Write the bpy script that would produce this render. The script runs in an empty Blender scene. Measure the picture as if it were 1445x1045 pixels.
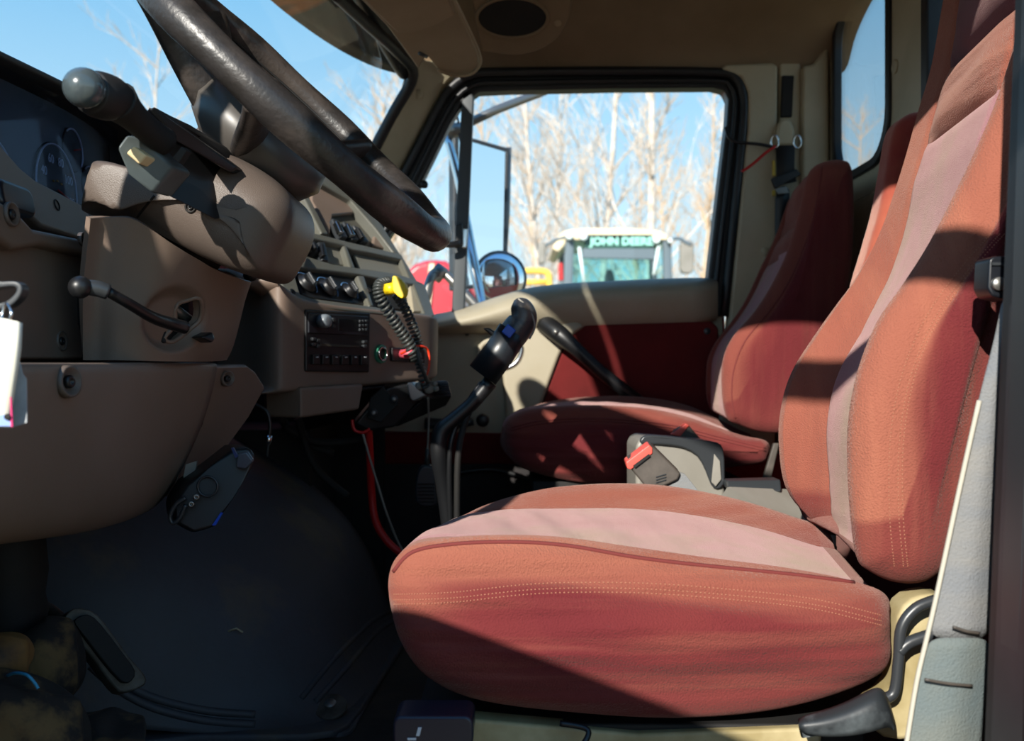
import bpy, bmesh, math, random
from mathutils import Vector, Matrix
from mathutils.bvhtree import BVHTree
random.seed(7)
SC = bpy.context.scene
COL = SC.collection
F, CX, CY, EZ = 1440.0, 722.5, 522.5, 1.90          # focal length in px of a 1445 wide frame, eye height above the ground
# ---------------------------------------------------------------- camera, sky, sun, exposure
cd = bpy.data.cameras.new('camera'); cam = bpy.data.objects.new('camera', cd); COL.objects.link(cam)
cam.location = (0, 0, EZ); cam.rotation_euler = (math.pi/2, 0, 0)
cd.sensor_width = 36; cd.lens = 36*F/1445; cd.clip_start = .02; cd.clip_end = 500
cd.dof.use_dof = True; cd.dof.focus_distance = 1.25; cd.dof.aperture_fstop = 6.5
SC.camera = cam
SC.view_settings.view_transform = 'Standard'; SC.view_settings.look = 'None'
SC.view_settings.exposure = 0.0; SC.view_settings.gamma = 1; SC.view_settings.use_curve_mapping = False
SUN_TO = Vector((-.42, -1, .50)).normalized()       # direction towards the sun
w = bpy.data.worlds.new('sky'); SC.world = w; w.use_nodes = True
nt = w.node_tree; nt.nodes.clear()
tc = nt.nodes.new('ShaderNodeTexCoord'); sp = nt.nodes.new('ShaderNodeSeparateXYZ'); rp = nt.nodes.new('ShaderNodeValToRGB')
bg = nt.nodes.new('ShaderNodeBackground'); ow = nt.nodes.new('ShaderNodeOutputWorld')
nt.links.new(tc.outputs['Generated'], sp.inputs[0]); nt.links.new(sp.outputs['Z'], rp.inputs[0])
nt.links.new(rp.outputs[0], bg.inputs[0]); nt.links.new(bg.outputs[0], ow.inputs[0])
cr = rp.color_ramp
cr.elements[0].position = 0; cr.elements[0].color = (.78, .93, 1, 1)
cr.elements[1].position = 1; cr.elements[1].color = (.08, .25, .62, 1)
e = cr.elements.new(.10); e.color = (.60, .86, 1, 1)
e = cr.elements.new(.36); e.color = (.20, .53, .86, 1)
bg.inputs[1].default_value = 1.18
sl = bpy.data.lights.new('sun', 'SUN'); sl.energy = 7.8; sl.angle = math.radians(.6); sl.color = (1, .95, .86)
so = bpy.data.objects.new('sun', sl); COL.objects.link(so)
so.rotation_euler = SUN_TO.to_track_quat('Z', 'Y').to_euler(); so.location = SUN_TO*20
# ---------------------------------------------------------------- helpers
def P(px, py, Y): return Vector(((px-CX)/F*Y, Y, EZ-(py-CY)/F*Y))
def R(x, y, z): return Vector((x, y, EZ+z))           # z relative to the eye
def hexc(h, a=1):
    c = [int(h[i:i+2], 16)/255 for i in (0, 2, 4)]
    return tuple([v/12.92 if v <= .04045 else ((v+.055)/1.055)**2.4 for v in c]+[a])
def mat(name, c, rough=.6, c2=None, nscale=8, metal=0, bump=0, bscale=200, spec=.5, sheen=0, lo=.35, hi=.65, stretch=None, c3=None, n3=3, lo3=.5, hi3=.7, coat=0):
    m = bpy.data.materials.new(name); m.use_nodes = True; t = m.node_tree; b = t.nodes['Principled BSDF']
    col = hexc(c); b.inputs['Base Color'].default_value = col
    b.inputs['Roughness'].default_value = rough; b.inputs['Metallic'].default_value = metal
    b.inputs['Specular IOR Level'].default_value = spec
    if coat: b.inputs['Coat Weight'].default_value = coat
    if sheen: b.inputs['Sheen Weight'].default_value = sheen; b.inputs['Sheen Roughness'].default_value = .4; b.inputs['Sheen Tint'].default_value = (1, .75, .65, 1)
    co = t.nodes.new('ShaderNodeTexCoord'); mp = t.nodes.new('ShaderNodeMapping'); t.links.new(co.outputs['Object'], mp.inputs[0])
    if stretch: mp.inputs['Scale'].default_value = stretch
    def mix(prev, colr, scale, lo, hi):
        n = t.nodes.new('ShaderNodeTexNoise'); n.inputs['Scale'].default_value = scale; n.inputs['Detail'].default_value = 5; n.inputs['Roughness'].default_value = .6
        t.links.new(mp.outputs[0], n.inputs['Vector'])
        r = t.nodes.new('ShaderNodeMapRange'); r.inputs[1].default_value = lo; r.inputs[2].default_value = hi
        t.links.new(n.outputs['Fac'], r.inputs[0])
        x = t.nodes.new('ShaderNodeMix'); x.data_type = 'RGBA'; t.links.new(r.outputs[0], x.inputs['Factor'])
        if isinstance(prev, tuple): x.inputs['A'].default_value = prev
        else: t.links.new(prev, x.inputs['A'])
        x.inputs['B'].default_value = colr; t.links.new(x.outputs['Result'], b.inputs['Base Color']); return x.outputs['Result']
    prev = col
    if c2: prev = mix(prev, hexc(c2), nscale, lo, hi)
    if c3: prev = mix(prev, hexc(c3), n3, lo3, hi3)
    if bump:
        n = t.nodes.new('ShaderNodeTexNoise'); n.inputs['Scale'].default_value = bscale; n.inputs['Detail'].default_value = 3
        t.links.new(co.outputs['Object'], n.inputs['Vector'])
        q = t.nodes.new('ShaderNodeBump'); q.inputs['Strength'].default_value = bump; q.inputs['Distance'].default_value = .002
        t.links.new(n.outputs['Fac'], q.inputs['Height']); t.links.new(q.outputs[0], b.inputs['Normal'])
    return m
def glass(name, tint=(1, 1, 1, 1), refl=.5):
    m = bpy.data.materials.new(name); m.use_nodes = True; t = m.node_tree; t.nodes.clear()
    o = t.nodes.new('ShaderNodeOutputMaterial'); a = t.nodes.new('ShaderNodeBsdfTransparent'); g = t.nodes.new('ShaderNodeBsdfGlossy')
    f = t.nodes.new('ShaderNodeFresnel'); f.inputs[0].default_value = 1.45; k = t.nodes.new('ShaderNodeMath'); k.operation = 'MULTIPLY'; k.inputs[1].default_value = refl
    x = t.nodes.new('ShaderNodeMixShader'); a.inputs[0].default_value = tint; g.inputs['Roughness'].default_value = .02
    t.links.new(f.outputs[0], k.inputs[0]); t.links.new(k.outputs[0], x.inputs[0]); t.links.new(a.outputs[0], x.inputs[1]); t.links.new(g.outputs[0], x.inputs[2])
    t.links.new(x.outputs[0], o.inputs[0]); return m
def emit_none(): pass
def thing(name, loc, label, cat, group=None):
    o = bpy.data.objects.new(name, None); COL.objects.link(o); o.location = loc; o.empty_display_size = .05
    o['label'] = label; o['category'] = cat
    if group: o['group'] = group
    return o
def tag(o, label=None, cat=None, group=None, kind=None):
    if label: o['label'] = label
    if cat: o['category'] = cat
    if group: o['group'] = group
    if kind: o['kind'] = kind
    return o
def wloc(o):
    v = Vector(o.location)
    while o.parent: o = o.parent; v += Vector(o.location)
    return v
def mk(name, vs, fs, m, parent=None, smooth=True, bevel=0, seg=3, sub=0, solid=0, ang=35, soff=-1):
    vs = [Vector(v) for v in vs]
    c = sum(vs, Vector())/len(vs)
    me = bpy.data.meshes.new(name); me.from_pydata([v-c for v in vs], [], fs); me.update()
    bm = bmesh.new(); bm.from_mesh(me); bmesh.ops.recalc_face_normals(bm, faces=bm.faces) if not solid else None; bm.to_mesh(me); bm.free()
    if smooth == 'auto': smooth = bevel > 0
    if smooth: me.polygons.foreach_set('use_smooth', [True]*len(me.polygons))
    me.materials.append(m)
    o = bpy.data.objects.new(name, me); COL.objects.link(o)
    if parent: o.parent = parent; o.location = c-wloc(parent)
    else: o.location = c
    if sub: s = o.modifiers.new('s', 'SUBSURF'); s.levels = s.render_levels = sub
    if solid: s = o.modifiers.new('t', 'SOLIDIFY'); s.thickness = solid; s.offset = soff
    if bevel:
        b = o.modifiers.new('b', 'BEVEL'); b.width = bevel; b.segments = seg; b.limit_method = 'ANGLE'; b.angle_limit = math.radians(ang)
        b.use_clamp_overlap = True
        if smooth: me.set_sharp_from_angle(angle=math.radians(50)) if hasattr(me, 'set_sharp_from_angle') else None
        wn = o.modifiers.new('w', 'WEIGHTED_NORMAL'); wn.keep_sharp = False
    return o
def cr1(p, n=6, closed=False):
    """Catmull-Rom through points (tuples or vectors)"""
    p = [Vector(q) for q in p]; out = []; N = len(p)
    rng = range(N) if closed else range(N-1)
    for i in rng:
        if closed: a, b, c, d = p[i-1], p[i], p[(i+1) % N], p[(i+2) % N]
        else: a, b, c, d = p[max(i-1, 0)], p[i], p[i+1], p[min(i+2, N-1)]
        for k in range(n):
            t = k/n; out.append(.5*((2*b)+(c-a)*t+(2*a-5*b+4*c-d)*t*t+(3*b-a-3*c+d)*t**3))
    if not closed: out.append(p[-1])
    return out
def slab(name, pts, vec, m, parent=None, bevel=.003, seg=2, **k):
    """prism: polygon of 3D points pushed along vec"""
    vec = Vector(vec); n = len(pts); vs = [Vector(p) for p in pts]; vs += [v+vec for v in vs]
    fs = [tuple(range(n)), tuple(range(2*n-1, n-1, -1))]+[(i, i+n, (i+1) % n+n, (i+1) % n) for i in range(n)]
    k.setdefault('smooth', 'auto'); return mk(name, vs, fs, m, parent, bevel=bevel, seg=seg, **k)
def ringslab(name, outer, inner, vec, m, parent=None, closed=True, bevel=.003, **k):
    vec = Vector(vec); n = len(outer); O = [Vector(p) for p in outer]; I = [Vector(p) for p in inner]
    vs = O+I+[v+vec for v in O]+[v+vec for v in I]; fs = []
    for i in range(n if closed else n-1):
        j = (i+1) % n
        fs += [(i, j, n+j, n+i), (2*n+i, 3*n+i, 3*n+j, 2*n+j), (i, 2*n+i, 2*n+j, j), (n+i, n+j, 3*n+j, 3*n+i)]
    if not closed: fs += [(0, n, 3*n, 2*n), (n-1, 3*n-1, 4*n-1, 2*n-1)]
    k.setdefault('smooth', 'auto'); return mk(name, vs, fs, m, parent, bevel=bevel, **k)
def box(name, c, s, m, parent=None, rot=None, bevel=.003, **k):
    c = Vector(c); s = Vector(s)/2; M = rot or Matrix.Identity(3)
    vs = [c+M@Vector((a*s.x, b*s.y, d*s.z)) for a in (-1, 1) for b in (-1, 1) for d in (-1, 1)]
    fs = [(0, 1, 3, 2), (4, 6, 7, 5), (0, 4, 5, 1), (2, 3, 7, 6), (0, 2, 6, 4), (1, 5, 7, 3)]
    return mk(name, vs, fs, m, parent, bevel=bevel, **k)
def frames(pts, closed=False):
    T = []; N = len(pts)
    for i in range(N):
        a = pts[i-1] if (i or closed) else pts[0]; b = pts[(i+1) % N] if (i < N-1 or closed) else pts[-1]
        T.append((b-a).normalized())
    u = T[0].orthogonal().normalized(); out = []
    for t in T:
        u = (u-t*u.dot(t)).normalized(); out.append((t, u, t.cross(u)))
    return out
def tube_geo(pts, r, res=10, closed=False, cap=True, sy=1):
    pts = [Vector(p) for p in pts]; fr = frames(pts, closed); vs = []; fs = []; N = len(pts)
    for i, (p, (t, u, v)) in enumerate(zip(pts, fr)):
        rr = r[i] if isinstance(r, (list, tuple)) else r
        for k in range(res):
            a = 2*math.pi*k/res; vs.append(p+u*math.cos(a)*rr+v*math.sin(a)*rr*sy)
    for i in range(N if closed else N-1):
        j = (i+1) % N
        for k in range(res):
            l = (k+1) % res; fs.append((i*res+k, i*res+l, j*res+l, j*res+k))
    if cap and not closed: fs += [tuple(range(res-1, -1, -1)), tuple((N-1)*res+k for k in range(res))]
    return vs, fs
def tube(name, pts, r, m, parent=None, res=10, closed=False, sm=0, **k):
    if sm:
        if isinstance(r, (list, tuple)):
            q = cr1([(x, 0, 0) for x in r], sm, closed); r = [v.x for v in q]
        pts = cr1(pts, sm, closed)
    vs, fs = tube_geo(pts, r, res, closed, sy=k.pop('sy', 1)); return mk(name, vs, fs, m, parent, **k)
def lathe(name, p, axis, prof, m, parent=None, res=28, **k):
    """prof: list of (radius, height along axis)"""
    ax = Vector(axis).normalized(); u = ax.orthogonal().normalized(); v = ax.cross(u); p = Vector(p); vs = []; fs = []
    for r, h in prof:
        for i in range(res):
            a = 2*math.pi*i/res; vs.append(p+ax*h+(u*math.cos(a)+v*math.sin(a))*max(r, 1e-5))
    for j in range(len(prof)-1):
        for i in range(res):
            l = (i+1) % res; fs.append((j*res+i, j*res+l, (j+1)*res+l, (j+1)*res+i))
    fs += [tuple(range(res-1, -1, -1)), tuple((len(prof)-1)*res+i for i in range(res))]
    return mk(name, vs, fs, m, parent, **k)
def ball(r, n=8, sq=1): return [(r*math.sin(math.pi*i/n), -r*sq*math.cos(math.pi*i/n)) for i in range(n+1)]
def grid(name, rows, m, parent=None, sub=2, solid=.008, soff=-1, dens=0, **k):
    rows = [[Vector(p) for p in r] for r in rows]; n = len(rows[0])
    if dens:
        rows = [cr1(r, dens) for r in rows]; cols = list(zip(*rows)); cols = [cr1(c, dens) for c in cols]; rows = [list(r) for r in zip(*cols)]; n = len(rows[0]); sub = 0
    vs = [p for r in rows for p in r]
    fs = [(i*n+j, i*n+j+1, (i+1)*n+j+1, (i+1)*n+j) for i in range(len(rows)-1) for j in range(n-1)]
    # orient so that the faces look at the eye
    a, b, c = vs[fs[len(fs)//2][0]], vs[fs[len(fs)//2][1]], vs[fs[len(fs)//2][3]]
    if (b-a).cross(c-a).dot(Vector((0, 0, EZ))-a) < 0: fs = [tuple(reversed(f)) for f in fs]
    return mk(name, vs, fs, m, parent, sub=sub, solid=solid, soff=soff, **k)
def PG(rows): return [[P(*q) for q in r] for r in rows]
class Pl:
    """a plane in the scene; at(px,py,off) gives its point seen at that pixel, lifted off along the normal"""
    def __init__(s, o, n):
        s.o = Vector(o); s.n = Vector(n).normalized()
        if (Vector((0, 0, EZ))-s.o).dot(s.n) < 0: s.n = -s.n
    def at(s, px, py, off=0):
        e = Vector((0, 0, EZ)); d = P(px, py, 1)-e; t = (s.o+s.n*off-e).dot(s.n)/d.dot(s.n); return e+d*t
    def poly(s, pts, off=0): return [s.at(x, y, off) for x, y in pts]
def pslab(name, pl, pts, th, m, parent=None, off=0, sm=0, **k):
    q = pl.poly(pts, off)
    if sm: q = cr1(q, sm, True)
    return slab(name, q, -pl.n*th, m, parent, **k)
def disc(name, c, n, r, th, m, parent=None, bev=.15, **k):
    """round plate facing n, front face at c"""
    return lathe(name, c, n, [(r*.96, -th), (r, -th*.9), (r, -th*bev), (r*.93, 0)], m, parent, **k)
def screw(c, n, r, parent, m=None):
    o = lathe('screw', c, n, [(r, -.004), (r, 0), (r*.8, .0015), (r*.35, .0015), (r*.3, -.001)], m or M['blackp'], parent, res=14); return o
class Hit:
    def __init__(s, objs):
        dg = bpy.context.evaluated_depsgraph_get(); bpy.context.view_layer.update(); s.t = []
        for o in objs:
            ev = o.evaluated_get(dg); me = ev.to_mesh(); W = Matrix.Translation(wloc(o))
            s.t.append(BVHTree.FromPolygons([W@v.co for v in me.vertices], [tuple(p.vertices) for p in me.polygons])); ev.to_mesh_clear()
    def at(s, px, py, off=.001):
        e = Vector((0, 0, EZ)); d = (P(px, py, 1)-e).normalized(); best = None
        for t in s.t:
            h = t.ray_cast(e, d)
            if h[0] and (best is None or h[3] < best[3]): best = h
        if best is None: return None
        n = best[1] if best[1].dot(d) < 0 else -best[1]
        return best[0]+n*off, n
    def line(s, pts, n=8, off=.001):
        q = cr1([(a, b, 0) for a, b in pts], n); r = [s.at(v.x, v.y, off) for v in q]; return [h[0] for h in r if h]
def text(name, s, c, right, up, size, m, parent, ext=.0004, bold=0):
    cu = bpy.data.curves.new(name, 'FONT'); cu.body = s; cu.size = size; cu.align_x = 'CENTER'; cu.align_y = 'CENTER'; cu.extrude = ext; cu.offset = bold
    cu.resolution_u = 3; t_ = bpy.data.objects.new('t', cu); me = bpy.data.meshes.new_from_object(t_); bpy.data.objects.remove(t_)
    me.materials.append(m); o = bpy.data.objects.new(name, me); COL.objects.link(o)
    x = Vector(right).normalized(); z = x.cross(Vector(up)).normalized(); y = z.cross(x)
    o.rotation_euler = Matrix((x, y, z)).transposed().to_euler(); o.parent = parent; o.location = Vector(c)-wloc(parent); return o
def rrect(c, u, v, w, h, r, n=4):
    """rounded rectangle of 3D points"""
    c = Vector(c); u = Vector(u).normalized(); v = Vector(v).normalized(); out = []
    for sx, sy, a0 in ((1, 1, 0), (-1, 1, 90), (-1, -1, 180), (1, -1, 270)):
        for k in range(n+1):
            a = math.radians(a0+90*k/n); out.append(c+u*(sx*(w/2-r)+r*math.cos(a))+v*(sy*(h/2-r)+r*math.sin(a)))
    return out
# ---------------------------------------------------------------- materials
M = {}
M['taupe'] = mat('taupe_plastic', '7c6b60', .5, '736255', 4, bump=.15, bscale=900)
M['taupe2'] = mat('shroud_plastic', '62574f', .45, '5a4f48', 5, bump=.25, bscale=900)
M['beige'] = mat('beige_plastic', 'a8a08c', .5, 'a0967f', 5, bump=.15, bscale=900)
M['beiged'] = mat('beige_trim', 'b8ae94', .55, 'aaa085', 6, bump=.2, bscale=700)
M['liner'] = mat('headliner', '8c7860', .9, '806c54', 5, bump=.3, bscale=900)
M['visor'] = mat('visor_vinyl', 'a39076', .75, '968368', 5, bump=.2, bscale=900)
M['bezel'] = mat('bezel_plastic', '62625b', .35, '5b5a50', 5, bump=.1, bscale=900)
M['pocket'] = mat('pocket_plastic', '55534a', .6)
M['blackp'] = mat('black_plastic', '161719', .4)
M['blackm'] = mat('black_matt', '101012', .75, '1a1815', 20)
M['rubber'] = mat('rubber_seal', '15171a', .45, '1e2023', 10)
M['grey'] = mat('grey_plastic', '303336', .35)
M['greyl'] = mat('grey_console', '8c8880', .45, '7f7b72', 6, bump=.1, bscale=600)
M['red'] = mat('red_velour', '8a3630', .95, 'a8604a', 5, bump=.5, bscale=1100, sheen=.5, lo=.42, hi=.72, spec=.1)
M['redside'] = mat('red_velour_side', '71302d', .95, '93504a', 3.5, bump=.5, bscale=1100, sheen=.45, lo=.42, hi=.75, spec=.1, stretch=(1, 1, 5), c3='9c6a50', n3=2.2, lo3=.6, hi3=.8)
M['redworn'] = mat('red_velour_faded', 'a4523f', .95, 'b87a5c', 5, bump=.5, bscale=1100, sheen=.55, lo=.35, hi=.75, spec=.1)
M['pink'] = mat('pink_seat_cloth', '925f68', .95, 'a07178', 6, bump=.7, bscale=900, sheen=.4, spec=.1, c3='85705f', n3=5, lo3=.48, hi3=.7)
M['pinkd'] = mat('shaded_pink_cloth', '4f2836', .95, '5c3340', 6, bump=.7, bscale=900, sheen=.3, spec=.1)  # pink cloth darkened: shade on the head panel put into the colour
M['redd'] = mat('dark_red_fabric', '6a2424', .95, '58201f', 6, bump=.4, bscale=900, sheen=.2, spec=.1)
M['piping'] = mat('piping', '6b2a27', .9)
M['thread'] = mat('thread', 'a06a52', .8)
M['mat'] = mat('rubber_floor_mat', '3a3b3e', .62, '42434a', 3.5, bump=.5, bscale=60, c3='5a5244', n3=5, lo3=.55, hi3=.7)
M['mud'] = mat('muddy_leather', '211c18', .85, '66502f', 14, bump=.8, bscale=60, lo=.5, hi=.62)
M['mudm'] = mat('muddy_metal', '5a5750', .6, '3a3128', 30, metal=.2, bump=.5, bscale=90)
M['tan'] = mat('tan_leather', '7d5a2c', .8, '3a2e22', 12, bump=.7, bscale=60, lo=.45, hi=.65)
M['leather'] = mat('wheel_leather', '2d2a29', .38, '4c443f', 9, bump=.35, bscale=160, lo=.4, hi=.65, c3='282523', n3=16, lo3=.5, hi3=.6)
M['chrome'] = mat('chrome', 'd5d8da', .18, metal=1)
M['steel'] = mat('dull_steel', '8b8a86', .4, metal=.8)
M['mirror'] = mat('mirror_glass', 'f2f6f8', .01, metal=1)
M['belt'] = mat('grey_webbing', '6f7378', .8, '7f7e7b', 7, bump=.6, bscale=500, stretch=(1, 1, 3))
M['beltd'] = mat('webbing_dusty_blue', '5a686c', .8, '6c706a', 7, bump=.6, bscale=500)
M['wire_red'] = mat('red_wire', 'c01818', .4)
M['yellow'] = mat('yellow_plastic', 'f0cc18', .4)
M['buckred'] = mat('buckle_red', 'd8564a', .45)
M['buck'] = mat('buckle_black', '3d3833', .5, '57504a', 20)
M['seatmetal'] = mat('cream_seat_metal', 'b5a780', .6, '94855c', 14)
M['white'] = mat('white_print', 'c9ccd0', .6)
M['paper'] = mat('paper', 'ece8da', .8, 'dcd6c0', 9)
M['clear'] = mat('plastic_wallet', 'b9bdc0', .35, '8f9396', 20)
M['green'] = mat('green_ring', '2f7f63', .4)
M['blue'] = mat('blue_plastic', '1b50c0', .4)
M['lcd'] = mat('display', '0b0f12', .2)
M['orange'] = mat('orange_needle', 'd8901c', .5)
M['cream'] = mat('cream_button', 'd6bf93', .6)
M['glass'] = glass('window_glass'); M['wsglass'] = glass('windshield_glass', (1, 1, 1, 1), .12)
M['lens'] = glass('cluster_lens', (.8, .85, .95, 1), .03)

def velour(wr=.8, nm='velour', vert=False):
    m = mat(nm, '64272a', .95, '72322f', 4, bump=.9, bscale=520, sheen=.22, lo=.42, hi=.75, spec=.1)
    t = m.node_tree; b = t.nodes['Principled BSDF']; prev = b.inputs['Base Color'].links[0].from_socket
    a = t.nodes.new('ShaderNodeAttribute'); a.attribute_name = 'wear'; co = t.nodes.new('ShaderNodeTexCoord')
    mp = t.nodes.new('ShaderNodeMapping'); mp.inputs['Scale'].default_value = (14, 1, 1.6) if vert else (1.3, 1, 20); n = t.nodes.new('ShaderNodeTexNoise'); n.inputs['Scale'].default_value = 2.5; n.inputs['Detail'].default_value = 6
    t.links.new(co.outputs['Object'], mp.inputs[0]); t.links.new(mp.outputs[0], n.inputs['Vector'])
    k = t.nodes.new('ShaderNodeMath'); k.operation = 'MULTIPLY_ADD'; k.inputs[1].default_value = wr; t.links.new(a.outputs['Fac'], k.inputs[0])
    r = t.nodes.new('ShaderNodeMapRange'); r.inputs[1].default_value = .48; r.inputs[2].default_value = .72; r.inputs[4].default_value = .38*wr; t.links.new(n.outputs['Fac'], r.inputs[0]); t.links.new(r.outputs[0], k.inputs[2])
    k.use_clamp = True
    x = t.nodes.new('ShaderNodeMix'); x.data_type = 'RGBA'; t.links.new(k.outputs[0], x.inputs['Factor']); t.links.new(prev, x.inputs['A']); x.inputs['B'].default_value = hexc('9a5f4c'); t.links.new(x.outputs['Result'], b.inputs['Base Color'])
    # soft stretch creases
    mp2 = t.nodes.new('ShaderNodeMapping'); mp2.inputs['Scale'].default_value = (7, 1, 1.6) if vert else (1.2, 1, 9); mp2.inputs['Rotation'].default_value = (0, .25, 0); n2 = t.nodes.new('ShaderNodeTexNoise'); n2.inputs['Scale'].default_value = 2.2; n2.inputs['Detail'].default_value = 2
    t.links.new(co.outputs['Object'], mp2.inputs[0]); t.links.new(mp2.outputs[0], n2.inputs['Vector']); q = t.nodes.new('ShaderNodeBump'); q.inputs['Strength'].default_value = .4 if vert else .8; q.inputs['Distance'].default_value = .035
    old = b.inputs['Normal'].links[0].from_socket; t.links.new(n2.outputs['Fac'], q.inputs['Height']); t.links.new(old, q.inputs['Normal']); t.links.new(q.outputs[0], b.inputs['Normal'])
    return m
M['velour'] = velour()
M['velourv'] = velour(.8, 'velour_backrest', True)
M['velour2v'] = velour(.35, 'velour_less_worn_backrest', True)
M['velour2'] = velour(.35, 'velour_less_worn')
# ================================================================ SETTING
def struct(o, label=None): o['kind'] = 'structure'; return tag(o, label) if label else o
X3 = Vector((1, 0, 0)); Y3 = Vector((0, 1, 0)); Z3 = Vector((0, 0, 1))
M['ground'] = mat('dry_grass_ground', '9a8a66', .95, '7d6d4d', 1.2, bump=.5, bscale=8)
g = mk('ground', [(-250, -60, 0), (250, -60, 0), (250, 250, 0), (-250, 250, 0), (-250, -60, -.3), (250, -60, -.3), (250, 250, -.3), (-250, 250, -.3)],
       [(0, 1, 2, 3), (7, 6, 5, 4), (0, 4, 5, 1), (1, 5, 6, 2), (2, 6, 7, 3), (3, 7, 4, 0)], M['ground'], smooth=False); struct(g)
# cab floor (top 0.54 below the eye), sill and firewall
M['floor'] = mat('cab_floor', '1a1a1a', .8, '3b342a', 9, bump=.4, bscale=50)
fl = box('floor', R(-.05, 1.61, -.57), (1.75, 1.72, .06), M['floor']); struct(fl)
M['truckred'] = mat('truck_paint', '8e1a1c', .25, coat=.6)
struct(box('trim_1', R(.1, .735, -.60), (1.45, .05, .14), M['truckred'], bevel=.01), 'red painted door sill below the driver seat')
fw = grid('wall_front', [[R(-.92, y, z) for y in (.77, 1.3, 1.9, 2.47)] for z in (.36, 0, -.3, -.56)], M['blackm'], solid=.02, sub=0); struct(fw)
# ceiling: a shallow vault from the driver's header to the passenger's
def hx(Y, z=0): return -.223-.36*(1-((Y-.75)/1.55)) if False else -.40+.177*((Y-.75)/1.55)
prof = [(.76, .70), (.80, .78), (.95, .84), (1.3, .885), (1.7, .89), (2.0, .865), (2.2, .84), (2.33, .805), (2.41, .76), (2.435, .69)]
rows = []
for Y, z in prof:
    x0 = -.42+.19*((Y-.75)/1.6); rows.append([R(x0+(.80-x0)*k/8, Y, z) for k in range(9)])
ce = grid('ceiling', rows, M['liner'], sub=2, solid=.03, soff=-1); struct(ce)
M['roofpaint'] = M['truckred']
rows = [[v+Vector((0, (-.03 if v.y < 1 else .03), .05)) for v in r] for r in rows]
struct(grid('roof', rows, M['truckred'], sub=2, solid=.01))
# passenger door (right wall): structure door_1 with its parts
D1 = bpy.data.objects.new('door_1', None); COL.objects.link(D1); D1.location = R(.2, 2.44, -.4); D1['kind'] = 'structure'; D1['label'] = 'closed passenger door with beige and red trim'
YD = 2.42
dp = Pl((0, YD, 0), (0, -1, 0))
pslab('door_skin', Pl((0, 2.47, 0), (0, -1, 0)), [(470, 448), (640, 443), (760, 408), (1022, 395), (1030, 860), (470, 860)], .03, M['truckred'], D1)
# main moulded panel (recess level)
pslab('door_panel', Pl((0, 2.445, 0), Y3), [(480, 452), (625, 447), (760, 410), (1018, 394), (1024, 640), (1024, 860), (480, 860)], .02, M['beige'], D1)
# sill / ledge running up to the rear, proud of the panel
grid('armrest_ledge', [[P(x, y, Y) for x, y, Y in r] for r in (
    [(520, 450, 2.45), (620, 446, 2.45), (680, 425, 2.45), (722, 411, 2.45), (765, 401, 2.45), (860, 396, 2.45), (1013, 389, 2.45)],
    [(520, 457, 2.37), (622, 452, 2.37), (686, 431, 2.37), (728, 417, 2.37), (770, 408, 2.38), (862, 404, 2.39), (1013, 398, 2.39)],
    [(520, 470, 2.35), (632, 462, 2.34), (694, 446, 2.35), (740, 436, 2.36), (790, 428, 2.38), (866, 425, 2.39), (1013, 420, 2.39)],
    [(520, 474, 2.40), (645, 466, 2.38), (705, 462, 2.39), (752, 462, 2.40), (812, 452, 2.41), (868, 450, 2.41), (1013, 447, 2.41)],
    [(520, 476, 2.43), (648, 470, 2.43), (708, 470, 2.43), (755, 472, 2.43), (815, 462, 2.43), (868, 460, 2.43), (1013, 456, 2.43)])], M['beige'], D1, sub=2, solid=.004)
pslab('side_moulding', dp, [(700, 466), (752, 455), (812, 452), (826, 460), (800, 478), (788, 505), (762, 575), (752, 640), (716, 640), (712, 560), (706, 500)], .03, M['beige'], D1, bevel=.009, seg=4, off=.008)
pslab('fabric_panel', dp, [(826, 458), (1004, 452), (1014, 462), (1022, 640), (750, 640), (762, 578), (792, 500), (804, 472)], .02, M['redd'], D1, bevel=.006, off=-.002)
b_ = dp.at(998, 467, .0); disc('trim_clip', b_, -Y3, .008, .004, M['grey'], D1)
b_ = dp.at(659, 471, -.022); disc('trim_clip', b_, -Y3, .005, .004, M['grey'], D1)
pslab('lower_band', dp, [(480, 608), (762, 612), (762, 655), (480, 655)], .03, M['redd'], D1, bevel=.005, off=.004)
M['kick'] = mat('kick_carpet', '232022', .9, '2f2b2a', 10)
pslab('lower_pocket', dp, [(480, 652), (1024, 652), (1024, 850), (480, 850)], .03, M['kick'], D1, bevel=.005)
tube('pocket_rim', [dp.at(x, y, .012) for x, y in ((640, 668), (690, 662), (735, 672), (765, 690), (790, 705))], .006, M['blackp'], D1, sm=5)
# inside release handle in a pale cup
cup = ringslab('handle_cup', rrect(dp.at(702, 500, -.005), X3, Z3, .100, .078, .036, 6), rrect(dp.at(702, 500, -.005), X3, Z3, .080, .056, .026, 6), (0, .02, 0), M['beige'], D1, bevel=.003)
rh = tube('release_handle', [dp.at(x, y, .006) for x, y in ((728, 478), (736, 492), (728, 512), (706, 522), (688, 522))], [.006, .007, .007, .006, .005], M['chrome'], D1, sm=5)
# window crank
ck = tube('window_crank', [dp.at(600, 597, .03), dp.at(640, 598, .035), dp.at(668, 594, .036)], [.014, .012, .010], M['grey'], D1, sm=4)
lathe('crank_knob', dp.at(681, 593, .075), (0, 1, 0), [(.008, 0), (.014, .003), (.0155, .012), (.013, .03), (.009, .04)], M['blackp'], D1)
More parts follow.
